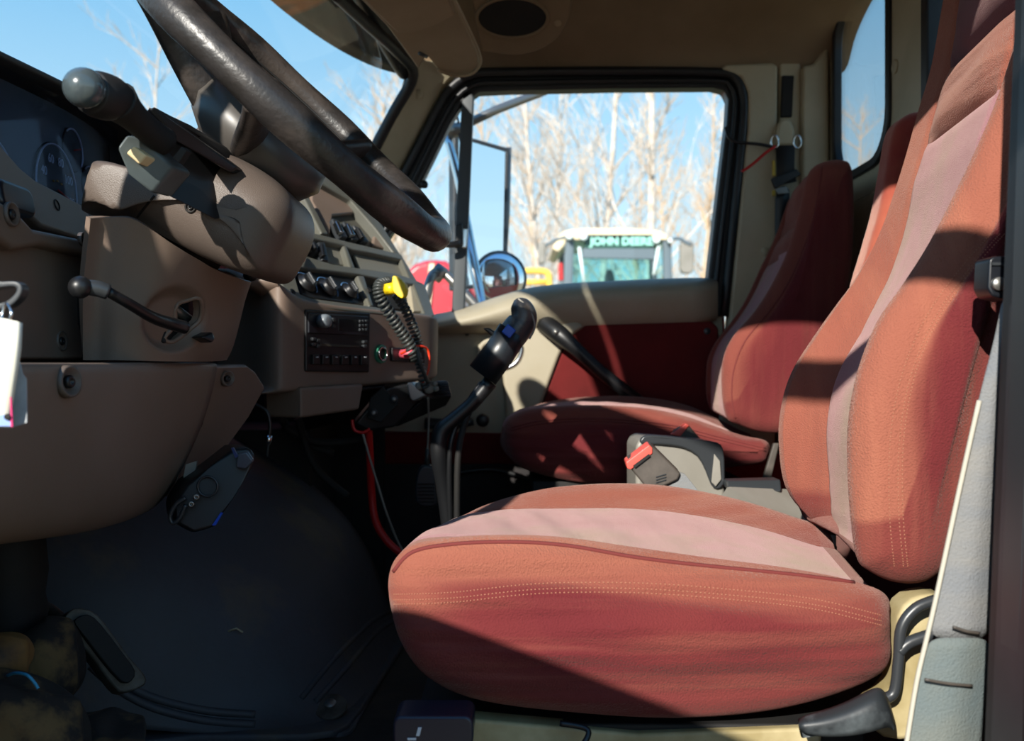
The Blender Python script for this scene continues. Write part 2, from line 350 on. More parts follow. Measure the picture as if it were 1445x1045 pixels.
# pull bar
gb = tube('grab_bar', [dp.at(x, y, o) for x, y, o in ((768, 456, .012), (790, 472, .045), (815, 494, .055), (850, 526, .055), (880, 550, .05), (905, 572, .02))], [.023, .022, .0165, .0155, .016, .02], M['blackp'], D1, sm=5, res=14)
disc('bolt', dp.at(784, 468, .066), (-.1, -1, 0), .009, .006, M['grey'], gb)
disc('bolt_head', dp.at(784, 468, .070), (-.1, -1, 0), .005, .006, M['steel'], gb)
# window frame in black rubber
Of = [(440, 448), (500, 366), (553, 268), (588, 202), (612, 155), (634, 120), (668, 101), (720, 98), (870, 97), (1012, 99), (1040, 108), (1052, 135), (1052, 180), (1040, 300), (1026, 446)]
If = [(468, 448), (524, 372), (578, 290), (612, 222), (634, 176), (652, 146), (676, 129), (720, 127), (870, 124), (1006, 123), (1022, 127), (1028, 140), (1026, 170), (1010, 300), (993, 446)]
WF = Pl((0, 2.43, 0), Y3)
ringslab('window_frame', WF.poly(Of), WF.poly(If), (0, .05, 0), M['rubber'], D1, closed=False, bevel=.006)
def lerp2(a, b, t): return [(p[0]+(q[0]-p[0])*t, p[1]+(q[1]-p[1])*t) for p, q in zip(a, b)]
tube('door_seal', [WF.at(x, y, .012) for x, y in lerp2(Of, If, .12)], .011, M['rubber'], D1, sm=3)
tube('glass_run', [WF.at(x, y, .006) for x, y in lerp2(Of, If, .62)], .006, M['rubber'], D1, sm=3)
slab('vent_divider', [P(652, 128, 2.43), P(669, 128, 2.43), P(655, 445, 2.43), P(637, 445, 2.43)], (0, .035, 0), mat('divider', '3c4246', .5), D1, bevel=.004)
lt = slab('vent_latch', [P(643, 318, 2.425), P(653, 316, 2.425), P(654, 346, 2.425), P(642, 352, 2.425)], (0, -.02, 0), M['blackp'], D1, bevel=.004)
tube('latch_lever', [P(648, 343, 2.40), P(638, 345, 2.39), P(630, 345, 2.385)], [.007, .008, .007], M['blackp'], lt, sm=3)
slab('latch_plate', [P(652, 322, 2.425), P(661, 322, 2.425), P(659, 350, 2.425), P(650, 350, 2.425)], (0, -.006, 0), M['chrome'], D1)
pn = slab('window_pane', WF.poly([(668, 110), (1040, 108), (1040, 200), (1010, 420), (640, 450)], -.03), (0, .004, 0), M['glass'], D1, bevel=0)
slab('vent_pane', WF.poly([(660, 120), (652, 125), (560, 280), (470, 440), (640, 448), (655, 300)], -.025), (0, .004, 0), M['glass'], D1, bevel=0)
tube('vent_knob', [P(592, 262, 2.40), P(599, 260, 2.38)], [.005, .010], M['blackp'], D1, sm=3)
# A pillar trim and B pillar trims on the passenger side
ap = slab('trim_2', cr1([P(*q) for q in ((450, 372, 2.42), (527, 217, 2.36), (556, 162, 2.34), (574, 92, 2.32), (596, 84, 2.36), (650, 88, 2.40), (668, 100, 2.42), (632, 118, 2.42), (608, 155, 2.42), (585, 200, 2.42), (549, 268, 2.42), (480, 395, 2.42))], 1, True), (0, .05, 0), M['beiged'], bevel=.008, seg=3)
struct(ap, 'beige windshield pillar trim'); disc('trim_button', P(590, 133, 2.355), (-.1, -1, -.1), .012, .008, M['beiged'], ap)
tube('windshield_gasket', [P(*q) for q in ((455, 348, 2.38), (525, 216, 2.36), (556, 158, 2.34), (583, 105, 2.31), (560, 72, 2.20), (520, 35, 2.03), (470, -12, 1.85))], .013, M['rubber'], ap, sm=5)
gk = Pl(R(0, 0, .0), (0, 0, 1))
# windshield header band (black) running to the driver's side
hp = [R(-.225, 2.31, .665), R(-.258, 2.15, .705), R(-.285, 1.9, .735), R(-.325, 1.5, .765), R(-.37, 1.1, .75), R(-.43, .78, .69)]
hd = grid('trim_3', [[v+Vector((-.035, 0, .0)) for v in hp], [v+Vector((-.02, 0, -.012)) for v in hp], [v+Vector((.01, 0, .01)) for v in hp], [v+Vector((0, 0, .10)) for v in hp]], M['rubber'], sub=2, solid=.015); struct(hd, 'black header band over the windshield')
for i, (pts, yy, th, bt) in enumerate([
    ([(1023, 90), (1090, 88), (1098, 92), (1094, 640), (1012, 640), (1030, 440), (1044, 300), (1056, 180), (1056, 130), (1046, 108), (1018, 98)], 2.405, .05, (1080, 310)),
    ([(1104, 66), (1126, 64), (1131, 70), (1129, 640), (1098, 640), (1100, 68)], 2.42, .04, None),
    ([(1133, 92), (1148, 90), (1170, 60), (1172, 640), (1132, 640)], 2.40, .05, None)]):
    q = slab('trim_%d' % (4+i), [P(x, y, yy) for x, y in pts], (0, th, 0), M['beiged'], bevel=.008, seg=3); struct(q)
    if bt: disc('trim_button', P(bt[0], bt[1]+45, yy-.004), -Y3, .010, .006, M['beiged'], q)
struct(slab('wall_right', [R(-.95, 2.475, -.56), R(.80, 2.475, -.56), R(.80, 2.475, .75), R(.56, 2.475, .75), R(.54, 2.475, -.02), R(-.45, 2.475, -.02), R(-.45, 2.475, .33), R(-.95, 2.475, .33)], (0, .03, 0), M['truckred'], bevel=0))
# rear wall with corner window and rear window
XW = .752
def wy(px): return XW*F/(px-CX)
def wz(py, Y): return -(py-CY)/F*Y
wb = bpy.data.objects.new('wall_back', None); COL.objects.link(wb); wb.location = R(XW, 1.6, 0); wb['kind'] = 'structure'
y1, y2, y3, y4 = 2.37, 2.03, 1.835, .95; za, zb, zc = .43, .835, .37
rects = [(2.47, .76, -.56, -.02, 'redd'), (2.47, .76, -.02, .37, 'beiged'), (2.47, y3, .37, .43, 'beiged'), (2.47, y1, .43, .835, 'beiged'), (y2, y3, .43, .835, 'beiged'), (.95, .76, .37, .835, 'beiged'), (2.47, .76, .835, .92, 'beiged')]
for a, b, c, d, mm in rects:
    box('wall_panel', R(XW+.005, (a+b)/2, (c+d)/2), (.01, abs(a-b), d-c), M[mm], wb, bevel=.002)
def wallring(nm, ya, yb, z0, z1, r, wdt, m, x, th, parent):
    c = R(x, (ya+yb)/2, (z0+z1)/2); return ringslab(nm, rrect(c, Y3, Z3, abs(ya-yb)+wdt, z1-z0+wdt, r+wdt/2, 6), rrect(c, Y3, Z3, abs(ya-yb)-wdt, z1-z0-wdt, r, 6), (th, 0, 0), m, parent, bevel=.004)
w2 = wallring('window_2', y1, y2, za, zb, .09, .02, M['rubber'], XW-.008, .02, None); struct(w2, 'corner window in the rear wall')
slab('window_pane', [R(XW+.006, y1, za), R(XW+.006, y2, za), R(XW+.006, y2, zb), R(XW+.006, y1, zb)], (.004, 0, 0), M['glass'], w2, bevel=0)
w3 = wallring('window_3', y3, y4, zc, zb, .05, .03, M['rubber'], XW-.012, .05, None); struct(w3, 'wide rear window behind the seats')
slab('window_pane', [R(XW+.006, y3, zc), R(XW+.006, y4, zc), R(XW+.006, y4, zb), R(XW+.006, y3, zb)], (.004, 0, 0), M['glass'], w3, bevel=0)
for px, py in ((1264, 94), (1233, 280), (1080, 348)):
    if px == 1080: continue
    Y = wy(px); disc('wall_button', R(XW-.004, Y, wz(py, Y)), (-1, 0, 0), .014, .006, M['beiged'], wb)
# windshield pane
wsr = [[R(-.255, 2.36, .70), R(-.33, 1.6, .78), R(-.43, .80, .70)], [R(-.37, 2.40, .50), R(-.50, 1.6, .60), R(-.56, .80, .55)], [R(-.50, 2.42, .33), R(-.78, 1.6, .40), R(-.80, .80, .38)]]
ws = grid('window_1', wsr, M['wsglass'], sub=2, solid=.005); struct(ws, 'curved windshield')
# driver-side body: A pillar, header, B pillar (door opening the photo looks through)
struct(tube('trim_7', [R(-.78, .80, .30), R(-.62, .80, .50), R(-.46, .78, .70)], .028, M['truckred']), 'driver side windshield pillar')
struct(box('trim_8', R(.18, .755, .715), (1.3, .05, .05), M['truckred'], bevel=.01), 'roof header over the driver door')
struct(slab('wall_left', [R(.50, .76, -.56), R(.80, .76, -.56), R(.80, .76, .74), R(.50, .76, .74)], (0, -.03, 0), M['truckred'], bevel=.004))
struct(slab('trim_9', [R(-.95, .79, -.56), R(-.62, .79, -.56), R(-.60, .79, .32), R(-.95, .79, .32)], (0, -.04, 0), M['truckred'], bevel=.004), 'kick panel ahead of the driver door')
BP = bpy.data.objects.new('trim_10', None); COL.objects.link(BP); BP.location = R(.36, .74, 0); BP['kind'] = 'structure'; BP['label'] = 'driver door pillar with rubber seals'
def strip(nm, a, b, c, d, Y, Y2, m, bev=.003):   # px at the top left/right and bottom left/right
    t, bo = -260, 1300
    def px(p0, p1, y): return p0+(p1-p0)*(y/1045)
    slab(nm, [P(px(a, c, t), t, Y), P(px(b, d, t), t, Y), P(px(b, d, bo), bo, Y), P(px(a, c, bo), bo, Y)], (0, Y2-Y, 0), m, BP, bevel=bev)
M['pill'] = mat('pillar_grey', '26272b', .4, '303034', 12)
strip('pillar_face', 1440, 1620, 1396, 1620, .80, .72, M['pill'])
strip('rubber_seal', 1431, 1441, 1388, 1404, .81, .78, M['rubber'], .004)
strip('seal_line', 1441, 1446, 1406, 1411, .79, .76, M['grey'])  # paler grey strip: highlight along the dark rubber put into the colour
strip('seal_line', 1449, 1453, 1424, 1429, .79, .76, M['redd'])
strip('seal_lip', 1444+30, 1452+30, 1416+30, 1424+30, .72, .70, M['grey'])
strip('seal_lip', 1444, 1450, 1440, 1446, .79, .715, M['redd'])
# the open driver door, hinged at the front, unseen at left; length and posts shaped for its shadow
D2 = bpy.data.objects.new('door_2', None); COL.objects.link(D2); D2.location = R(-.63, .74, -.3); D2['kind'] = 'structure'; D2['label'] = 'open driver door'
H0 = R(-.62, .70, 0); dd = Vector((.60, -.80, 0)).normalized(); dn = Vector((dd.y, -dd.x, 0))
def DQ(s, z): return Vector((H0.x+dd.x*s, H0.y+dd.y*s, EZ+z))
slab('door_skin', [DQ(0, -.62), DQ(1.12, -.62), DQ(1.12, .10), DQ(.70, .10), DQ(.44, .088), DQ(.22, .05), DQ(0, 0)], dn*.05, M['truckred'], D2)
ringslab('window_frame', [DQ(0, -.02), DQ(.02, .40), DQ(.10, .68), DQ(1.12, .70), DQ(1.12, .08)], [DQ(.02, .0), DQ(.045, .39), DQ(.125, .635), DQ(1.085, .65), DQ(1.085, .08)], dn*.04, M['rubber'], D2, closed=False)
slab('vent_divider', [DQ(.30, .1), DQ(.33, .1), DQ(.35, .64), DQ(.32, .64)], dn*.03, M['rubber'], D2)
# ================================================================ OUTSIDE
M['trunk'] = mat('pale_bark', 'd8cfc4', .9, 'b3a392', 6)
M['twig'] = mat('brown_twigs', 'c4ab8e', .95)
def tree_mesh(seed, H, dense=1.0, m='trunk'):
    rnd = random.Random(seed); vs = []; fs = []; mi = []
    def seg(p, d, L, r, depth):
        pts = [p]; q = p.copy(); dd_ = d.copy(); n = 4 if depth else 7
        for i in range(n):
            dd_ = (dd_+Vector((rnd.uniform(-1, 1), rnd.uniform(-1, 1), rnd.uniform(-.2, .5)))*(.16 if depth else .05)).normalized()
            q = q+dd_*(L/n); pts.append(q.copy())
        a, b = tube_geo(pts, [max(r*(1-.85*i/n), .006) for i in range(n+1)], 4 if depth else 6, cap=False); o = len(vs)
        vs.extend(a); fs.extend([tuple(o+k for k in f) for f in b])
        return pts
    main = seg(Vector((0, 0, 0)), Vector((rnd.uniform(-.04, .04), rnd.uniform(-.04, .04), 1)), H, H*.0085, 0)
    nb = int(24*dense)
    for i in range(nb):
        t = rnd.uniform(.25, .97); k = t*(len(main)-1); a = main[int(k)].lerp(main[min(int(k)+1, len(main)-1)], k-int(k))
        an = rnd.uniform(0, 6.28); d = Vector((math.cos(an)*.75, math.sin(an)*.75, rnd.uniform(.6, 1.3))).normalized(); L = H*rnd.uniform(.12, .3)*(1.15-t*.7)
        pb = seg(a, d, L, H*.0026, 1)
        for j in range(int(5*dense)):
            b = pb[rnd.randint(1, 4)]; d2 = (d+Vector((rnd.uniform(-1, 1), rnd.uniform(-1, 1), rnd.uniform(-.2, .9)))*.8).normalized()
            pc = seg(b, d2, L*rnd.uniform(.3, .6), H*.001, 2)
            for jj in range(2):
                d3 = (d2+Vector((rnd.uniform(-1, 1), rnd.uniform(-1, 1), rnd.uniform(-.2, .9)))*.9).normalized(); seg(pc[rnd.randint(1, 4)], d3, L*.3, H*.0007, 2)
    me = bpy.data.meshes.new('tree'); me.from_pydata(vs, [], fs); me.materials.append(M[m]); return me
tm = [tree_mesh(s, 12, 1.0, 'trunk' if s % 2 else 'twig') for s in range(6)]
rt = random.Random(3)
def tree(px, Y, h, k, label, group=None):
    o = bpy.data.objects.new('bare_tree', tm[k]); COL.objects.link(o); v = P(px, 0, Y); o.location = (v.x, Y, 0)
    s = h/12; o.scale = (s, s, s); o.rotation_euler = (0, 0, rt.uniform(0, 6.28)); o['label'] = label; o['category'] = 'tree'
    if group: o['group'] = group
tree(918, 17, 10.5, 1, 'tall pale trunk leaning up behind the tractor cab in the side window')
tree(836, 18, 10, 3, 'slim pale trunk rising straight above the middle of the tractor roof')
tree(782, 19, 8.6, 5, 'forked pale trunk just left of the tractor cab roof')
tree(203, 34, 13.5, 1, 'lone tall bare tree left of the steering wheel through the windshield')
tree(238, 38, 11.0, 2, 'short bare tree just right of the lone tall one in the windshield')
PL = []
for i in range(36):
    px = rt.choice([rt.uniform(560, 1045), rt.uniform(560, 1045), rt.uniform(430, 600), rt.uniform(170, 300)])
    Y = rt.uniform(22, 44); h = Y*rt.uniform(.20, .31)+1.9
    if px < 300: h *= .8
    X_ = (px-CX)/F*Y
    if any((X_-a)**2+(Y-b)**2 < 3.2 for a, b in PL): continue
    PL.append((X_, Y))
    tree(px, Y, h, rt.randint(0, 5), 'bare leafless tree in the pale row beyond the yard', 'bare trees along the yard edge')
for i in range(6):
    tree(rt.uniform(1010, 1260), rt.uniform(30, 44), rt.uniform(8, 10.5), rt.randint(0, 5), 'bare leafless tree in the pale row beyond the yard', 'bare trees along the yard edge')
# --- tractor
TY = 14.0
def T(px, py, dy=0): return P(px, py, TY) + Vector((0, dy, 0))
M['tgreen'] = mat('tractor_green', '2c6a34', .35); M['tcream'] = mat('tractor_roof', 'e8d6b4', .6); M['tgrey'] = mat('tractor_post', '5b6a73', .5)
M['tsign'] = mat('tractor_sign', '1d5244', .4); M['tletter'] = mat('tractor_letters', '9fe0cf', .5); M['lampw'] = mat('lamp_lens', 'e6f4f4', .2)
M['tglass'] = glass('tractor_glass', (.75, .92, .92, 1), .8); M['tyre'] = mat('tyre', '1a1a1b', .9)
tr = thing('tractor', (T(868, 400).x, TY, 0), 'green tractor with lettered cab header and cream roof, outside the side window', 'tractor')
slab('roof', cr1([T(786, 336), T(796, 326), T(830, 322), T(910, 323), T(938, 329), T(942, 337)], 3)+[T(942, 338), T(786, 338)], (0, 1.7, 0), M['tcream'], tr, bevel=.03)
slab('roof_side_duct', [T(778, 350), T(790, 334), T(800, 330), T(798, 345), T(788, 356)], (0, 1.5, 0), M['tcream'], tr, bevel=.03)
sg = slab('header_panel', [T(824, 330), T(922, 330), T(920, 350), T(826, 350)], (0, .12, 0), M['tsign'], tr, bevel=.01)
text('lettering', 'JOHN DEERE', T(877, 341, -.02), X3, Z3, .150, M['tletter'], sg, .01, .006)
slab('header_shade', [T(822, 350), T(924, 350), T(926, 366), T(822, 364)], (0, .08, 0), M['tgrey'], tr, bevel=.01)
for a, b, c, d in ((798, 811, 793, 807), (936, 948, 938, 951), (918, 923, 926, 932)):
    slab('cab_post', [T(a, 336, .03), T(b, 336, .03), T(d, 440, .03), T(c, 440, .03)], (0, .12, 0), M['tgrey'], tr, bevel=.02)
for a, b in ((796, 800), (938, 944)):
    slab('cab_post', [T(a, 336, 1.5), T(b+4, 336, 1.5), T(b+4, 440, 1.5), T(a, 440, 1.5)], (0, .12, 0), M['tgrey'], tr, bevel=.02)
slab('windscreen', [T(808, 340, .06), T(938, 340, .06), T(940, 440, .06), T(805, 440, .06)], (0, .01, 0), M['tglass'], tr, bevel=0)
slab('rear_screen', [T(808, 340, 1.5), T(938, 340, 1.5), T(940, 440, 1.5), T(805, 440, 1.5)], (0, .01, 0), M['tglass'], tr, bevel=0)
slab('seat_back', cr1([T(862, 400, .9), T(863, 378, .9), T(869, 370, .9), T(876, 378, .9), T(878, 400, .9)], 3), (0, .15, 0), M['tgrey'], tr, bevel=.02)
for px, py, r in ((803, 335, 5.2), (823, 335, 6.2), (925, 340, 5.6), (944, 341, 4)):
    l = lathe('work_lamp', T(px, py, -.12), (0, 1, 0), [(r*.0095*.8, 0), (r*.0095, .02), (r*.0095, .08), (r*.006, .14)], M['tgrey'], tr)
    lathe('lamp_lens', T(px, py, -.125), (0, 1, 0), [(r*.004, -.012), (r*.0085, 0), (r*.0085, .02)], M['lampw'], l)
for a in (((817, 349), (824, 398)), ((929, 347), (922, 388))): tube('wiper', [T(*a[0], -.04), T(*a[1], -.04)], .022, M['lampw'], tr)
mr = tube('mirror_arm', [T(946, 338), T(958, 336), T(968, 342), T(975, 345)], .025, M['tgrey'], tr, sm=3)
slab('mirror_head', rrect(T(970, 362), X3, Z3, .19, .46, .07), (0, .12, 0), M['greyl'], tr, bevel=.02)
ml = tube('mirror_arm', [T(800, 334), T(784, 338), T(770, 346)], .02, M['tgrey'], tr, sm=3)
slab('mirror_head', rrect(T(765, 356), X3, Z3, .10, .30, .04), (0, .1, 0), M['greyl'], tr, bevel=.02)
slab('red_reflector', [T(788, 372), T(794, 370), T(795, 395), T(788, 395)], (0, .1, 0), M['wire_red'], tr, bevel=.01)
box('bonnet', T(868, 520, -1.6)+Vector((0, 0, -.2)), (1.1, 3.2, .9), M['tgreen'], tr, bevel=.08)
box('chassis', (T(868, 0).x, TY-.2, .95), (.9, 5.0, .5), M['tgreen'], tr, bevel=.05)
for sx in (-1, 1):
    for yy, rr in ((-2.2, .75), (1.1, .95)):
        lathe('wheel', (T(868, 0).x+sx*.75, TY+yy, rr), (sx, 0, 0), [(rr*.5, 0), (rr*.9, 0), (rr, .06), (rr, .44), (rr*.9, .5), (rr*.55, .5), (rr*.5, .4), (.1, .4)], M['tyre'], tr)
box('cab_base', (T(868, 0).x, TY+.8, 1.9), (1.5, 1.6, 1.5), M['tgreen'], tr, bevel=.05)
# --- red vehicle, yellow guard rail
rv = thing('red_truck', (P(600, 0, 9).x, 9.6, 0), 'red truck body parked beyond the mirror struts', 'truck')
RV = 9.0
slab('cab_body', cr1([P(560, 470, RV), P(566, 400, RV), P(585, 372, RV), P(615, 366, RV), P(638, 372, RV), P(646, 400, RV)], 2)+[P(648, 560, RV), P(560, 560, RV)], (0, 2.0, 0), mat('parked_truck_red', 'c0303a', .3, coat=.5), rv, bevel=.05)
slab('stripe', [P(606, 372, RV-.01), P(613, 372, RV-.01), P(604, 470, RV-.01), P(597, 470, RV-.01)], (0, -.02, 0), M['tcream'], rv, bevel=0)
slab('rear_body', [P(660, 392, RV+1), P(700, 388, RV+1), P(702, 560, RV+1), P(660, 560, RV+1)], (0, 2.0, 0), mat('parked_truck_dark_red', '8c2430', .3), rv, bevel=.05)
for px in (585, 680): lathe('wheel', (P(px, 0, RV).x, RV, .5), (0, 1, 0), [(.2, 0), (.45, 0), (.5, .05), (.5, .3), (.2, .3)], M['tyre'], rv)
gr = thing('guard_rail', (P(757, 0, 10.2).x, 10.2, 0), 'yellow tubular guard rail left of the tractor', 'rail')
M['ryellow'] = mat('rail_yellow', 'e8c04a', .5)
tube('top_loop', [P(736, 383, 10.2), P(750, 382, 10.2), P(768, 383, 10.2), P(774, 388, 10.2), P(775, 400, 10.2), P(775, 440, 10.2)], .035, M['ryellow'], gr, sm=3)
tube('mid_rail', [P(736, 398, 10.2), P(775, 398, 10.2)], .03, M['ryellow'], gr)
for px in (736, 775): tube('post', [P(px, 398, 10.2), Vector((P(px, 398, 10.2).x, 10.2, 0))], .035, M['ryellow'], gr)
# --- mirrors on the passenger door
mi = thing('side_mirror', P(700, 420, 2.60), 'tall chrome framed truck mirror with round convex mirror on strut bracket', 'mirror')
MY = 2.95
mn = Vector((.55, -.80, 0)).normalized()
mpl = Pl(P(690, 280, MY), mn)
mo = mpl.poly([(640, 188), (718, 210), (714, 402), (640, 410)]); 
hs = slab('mirror_housing', mo, -mpl.n*.03, M['grey'], mi, bevel=.006)
slab('mirror_glass', mpl.poly([(645, 194), (713, 214), (709, 396), (645, 404)], .002), -mpl.n*.004, M['mirror'], hs, bevel=0)
ringslab('mirror_rim', mo, mpl.poly([(646, 194), (713, 214), (709, 396), (646, 404)]), mpl.n*.006, M['grey'], hs, bevel=.002)
tube('rear_bar', [mpl.at(718, 208, -.02), mpl.at(716, 300, -.03), mpl.at(712, 360, -.02)], .008, M['steel'], mi)
cvp = Pl(P(706, 392, 2.80), Vector((.25, -.95, .05)))
cc = cvp.at(706, 392); cn = cvp.n
cv = lathe('convex_housing', cc, cn, [(.02, -.05), (.055, -.04), (.074, -.01), (.076, 0), (.072, .004)], M['grey'], mi, res=36)
lathe('convex_glass', cc, cn, [(.0715, .002), (.063, .0085), (.046, .015), (.023, .019), (.001, .020)], M['mirror'], cv, res=36)
tube('upper_arm', [P(652, 178, 2.70), P(700, 155, 2.75), P(770, 128, 2.85), P(800, 118, 2.9)], .012, M['steel'], mi)
tube('arm_clamp', [P(632, 186, 2.70), P(656, 180, 2.70)], [.022, .016], M['steel'], mi)
lathe('clamp_bolt', P(662, 183, 2.92), (0, 0, 1), ball(.012), M['steel'], mi)
tube('strut', [P(630, 190, 2.70), P(646, 250, 2.68), P(664, 340, 2.66), P(684, 445, 2.60), P(690, 470, 2.49)], .011, M['chrome'], mi, sm=3)
tube('strut', [P(656, 320, 2.66), P(668, 380, 2.64), P(682, 436, 2.60), P(690, 460, 2.49)], .011, M['chrome'], mi)
tube('strut', [P(600, 425, 2.62), P(608, 392, 2.64), P(622, 382, 2.66), P(650, 408, 2.64), P(680, 440, 2.60)], .012, M['steel'], mi, sm=3)
tube('lower_clamp', [P(612, 380, 2.66), P(626, 390, 2.66)], .022, M['steel'], mi)
tube('cable', [P(640, 180, 2.69), P(632, 172, 2.69), P(645, 165, 2.69), P(650, 200, 2.69), P(660, 205, 2.69)], .003, M['blackp'], mi, sm=5)
# --- outside sun visor above the windshield: tint plus orange and dark reflections put into the colour
def visor_mat():
    m = bpy.data.materials.new('visor_tint_reflections'); m.use_nodes = True; t = m.node_tree; b = t.nodes['Principled BSDF']
    co = t.nodes.new('ShaderNodeTexCoord'); n = t.nodes.new('ShaderNodeTexNoise'); n.inputs['Scale'].default_value = 5; n.inputs['Detail'].default_value = 3
    mp = t.nodes.new('ShaderNodeMapping'); mp.inputs['Scale'].default_value = (1, 3, 1)
    r = t.nodes.new('ShaderNodeValToRGB'); s = t.nodes.new('ShaderNodeSeparateXYZ'); a = t.nodes.new('ShaderNodeMath'); a.operation = 'MULTIPLY_ADD'; a.inputs[1].default_value = .35
    ad = t.nodes.new('ShaderNodeMath'); ad.operation = 'MULTIPLY_ADD'; ad.inputs[1].default_value = 1.2; ad.inputs[2].default_value = .05
    t.links.new(co.outputs['Object'], s.inputs[0]); t.links.new(co.outputs['Object'], mp.inputs[0]); t.links.new(mp.outputs[0], n.inputs['Vector'])
    t.links.new(s.outputs['Y'], ad.inputs[0]); t.links.new(n.outputs['Fac'], a.inputs[0]); t.links.new(ad.outputs[0], a.inputs[2]); t.links.new(a.outputs[0], r.inputs[0])
    e = r.color_ramp; e.elements[0].position = .30; e.elements[0].color = hexc('d07818'); e.elements[1].position = 1.0; e.elements[1].color = hexc('20242c')
    for p, c in ((.42, 'c87014'), (.47, '2a2620'), (.62, '3a1c18'), (.78, '2a2018')):
        q = e.elements.new(p); q.color = hexc(c)
    t.links.new(r.outputs[0], b.inputs['Base Color']); b.inputs['Roughness'].default_value = .35; b.inputs['Specular IOR Level'].default_value = .3
    return m
# outer visor sheet hangs just ahead of the header
vo = [(583, 106, 2.34), (556, 104, 2.30), (520, 92, 2.24), (480, 72, 2.16), (440, 46, 2.06), (400, 16, 1.96), (372, -8, 1.86), (330, -50, 1.75), (250, -150, 1.5)]
lo_ = [P(x, y, Y)+Vector((-.05*1, .05, 0)) for x, y, Y in vo]
lo_ = [Vector((0, 0, EZ))+(P(x, y, Y*1.08)-Vector((0, 0, EZ))) for x, y, Y in vo]
up_ = [R(-.27+(-.17)*(i/8), 2.42-.19*i, .80+(.04 if i < 6 else 0)) for i in range(9)]
vz = grid('sun_visor', [lo_, [a.lerp(b, .5) for a, b in zip(lo_, up_)], up_], visor_mat(), sub=2, solid=.006)
tag(vz, 'tinted outside sun visor above the windshield, orange and dark reflections in its colour', 'sun visor')
# ================================================================ SEATS
def XZ(pts, Y): return [((px-CX)/F*Y, EZ-(py-CY)/F*Y) for px, py in pts]
def resample(l, n):
    c = cr1([(x, 0, z) for x, z in l], 12, True); N = len(c)
    return [c[int(i*N/n)] for i in range(n)]
def smst(a, b, t): t = max(0, min(1, (t-a)/(b-a))); return t*t*(3-2*t)
def pillow(A, B, Y0, Y1, dfun, r=.03, bulge=.012, n=132, nf=44, spine=None, wf=None):
    """closed XZ loops A (near) and B (far) lofted across Y with rounded edges and soft side faces; dfun(i01,f,pt)->Vector offset"""
    A = resample(A, n); B = resample(B, n); rings = []
    def ring(f, inset, scale=1):
        L = [a.lerp(b, min(max(f, 0), 1)) for a, b in zip(A, B)]; c = sum(L, Vector())/n; out = []
        for i, p in enumerate(L):
            t = L[(i+1) % n]-L[i-1]; nn = Vector((t.z, 0, -t.x)).normalized()
            if nn.dot(p-c) < 0 and False: nn = -nn
            q = p-nn*inset*sgn; out.append(q); continue
            if scale < 1:
                if spine:
                    sa, sb = Vector((spine[0][0], 0, EZ+spine[0][1])), Vector((spine[1][0], 0, EZ+spine[1][1])); e_ = sb-sa; t_ = max(0, min(1, (q-sa).dot(e_)/e_.length_squared)); t_ = t_*t_*(3-2*t_)*.5+t_*.5; k_ = sa+e_*t_
                else: k_ = c
                q = k_+(q-k_)*scale
            out.append(q)
        return out
    ring_ = ring
    def ring(f, inset, scale=1):
        o = ring_(f, inset)
        for it in range(int(26*inset/r)):
            o = [o[i]*.5+(o[i-1]+o[(i+1) % n])*.25 for i in range(n)]
        return o
    area = sum(A[i].x*A[(i+1) % n].z-A[(i+1) % n].x*A[i].z for i in range(n)); sgn = 1 if area > 0 else -1
    W = Y1-Y0
    import numpy as np
    K = 12
    def cap(outer, Yb, sg):
        O = np.array([(p.x, p.z) for p in outer]); c = O.mean(0); G = np.array([c+(O-c)*(k/K) for k in range(K+1)]); h = np.zeros((K+1, n)); h[:] = 0
        for it in range(900):
            N_ = .25*(G[2:]+G[:-2]+np.roll(G[1:-1], 1, 1)+np.roll(G[1:-1], -1, 1)); G[1:-1] = N_; G[0] = G[1].mean(0)
        return [[(Vector((G[k][i][0], 0, G[k][i][1])), Yb+sg*bulge*(1-(k/K)**2)) for i in range(n)] for k in range(K)]
    wear = []
    cr0 = cap(ring(0, r), Y0, -1); rings += cr0; wear += [max(0, (k/K-.72)/.28)**1.3 for k in range(K)]
    for k in range(6): a = math.pi/2*k/6; rings.append([(p, Y0+r*(1-math.cos(a))) for p in ring(0, r*(1-math.sin(a)))]); wear.append(1)
    f0 = r/W; fl = []
    for k in range(nf+1): f = f0+(1-2*f0)*k/nf; fl.append((len(rings), f)); rings.append([(p+dfun(i/n, f, p), Y0+W*f) for i, p in enumerate(ring(f, 0))]); wear.append(.8)
    for k in range(5, -1, -1): a = math.pi/2*k/6; rings.append([(p, Y1-r*(1-math.cos(a))) for p in ring(1, r*(1-math.sin(a)))]); wear.append(1)
    rings += cap(ring(1, r), Y1, 1)[::-1]; wear += [0]*K
    vs = [Vector((p.x, y, p.z)) for R_ in rings for p, y in R_]
    wear = [wear[j]*(wf(i/n, p) if wf else 1) for j, R_ in enumerate(rings) for i, (p, y) in enumerate(R_)]
    return vs, len(rings), fl, n, wear
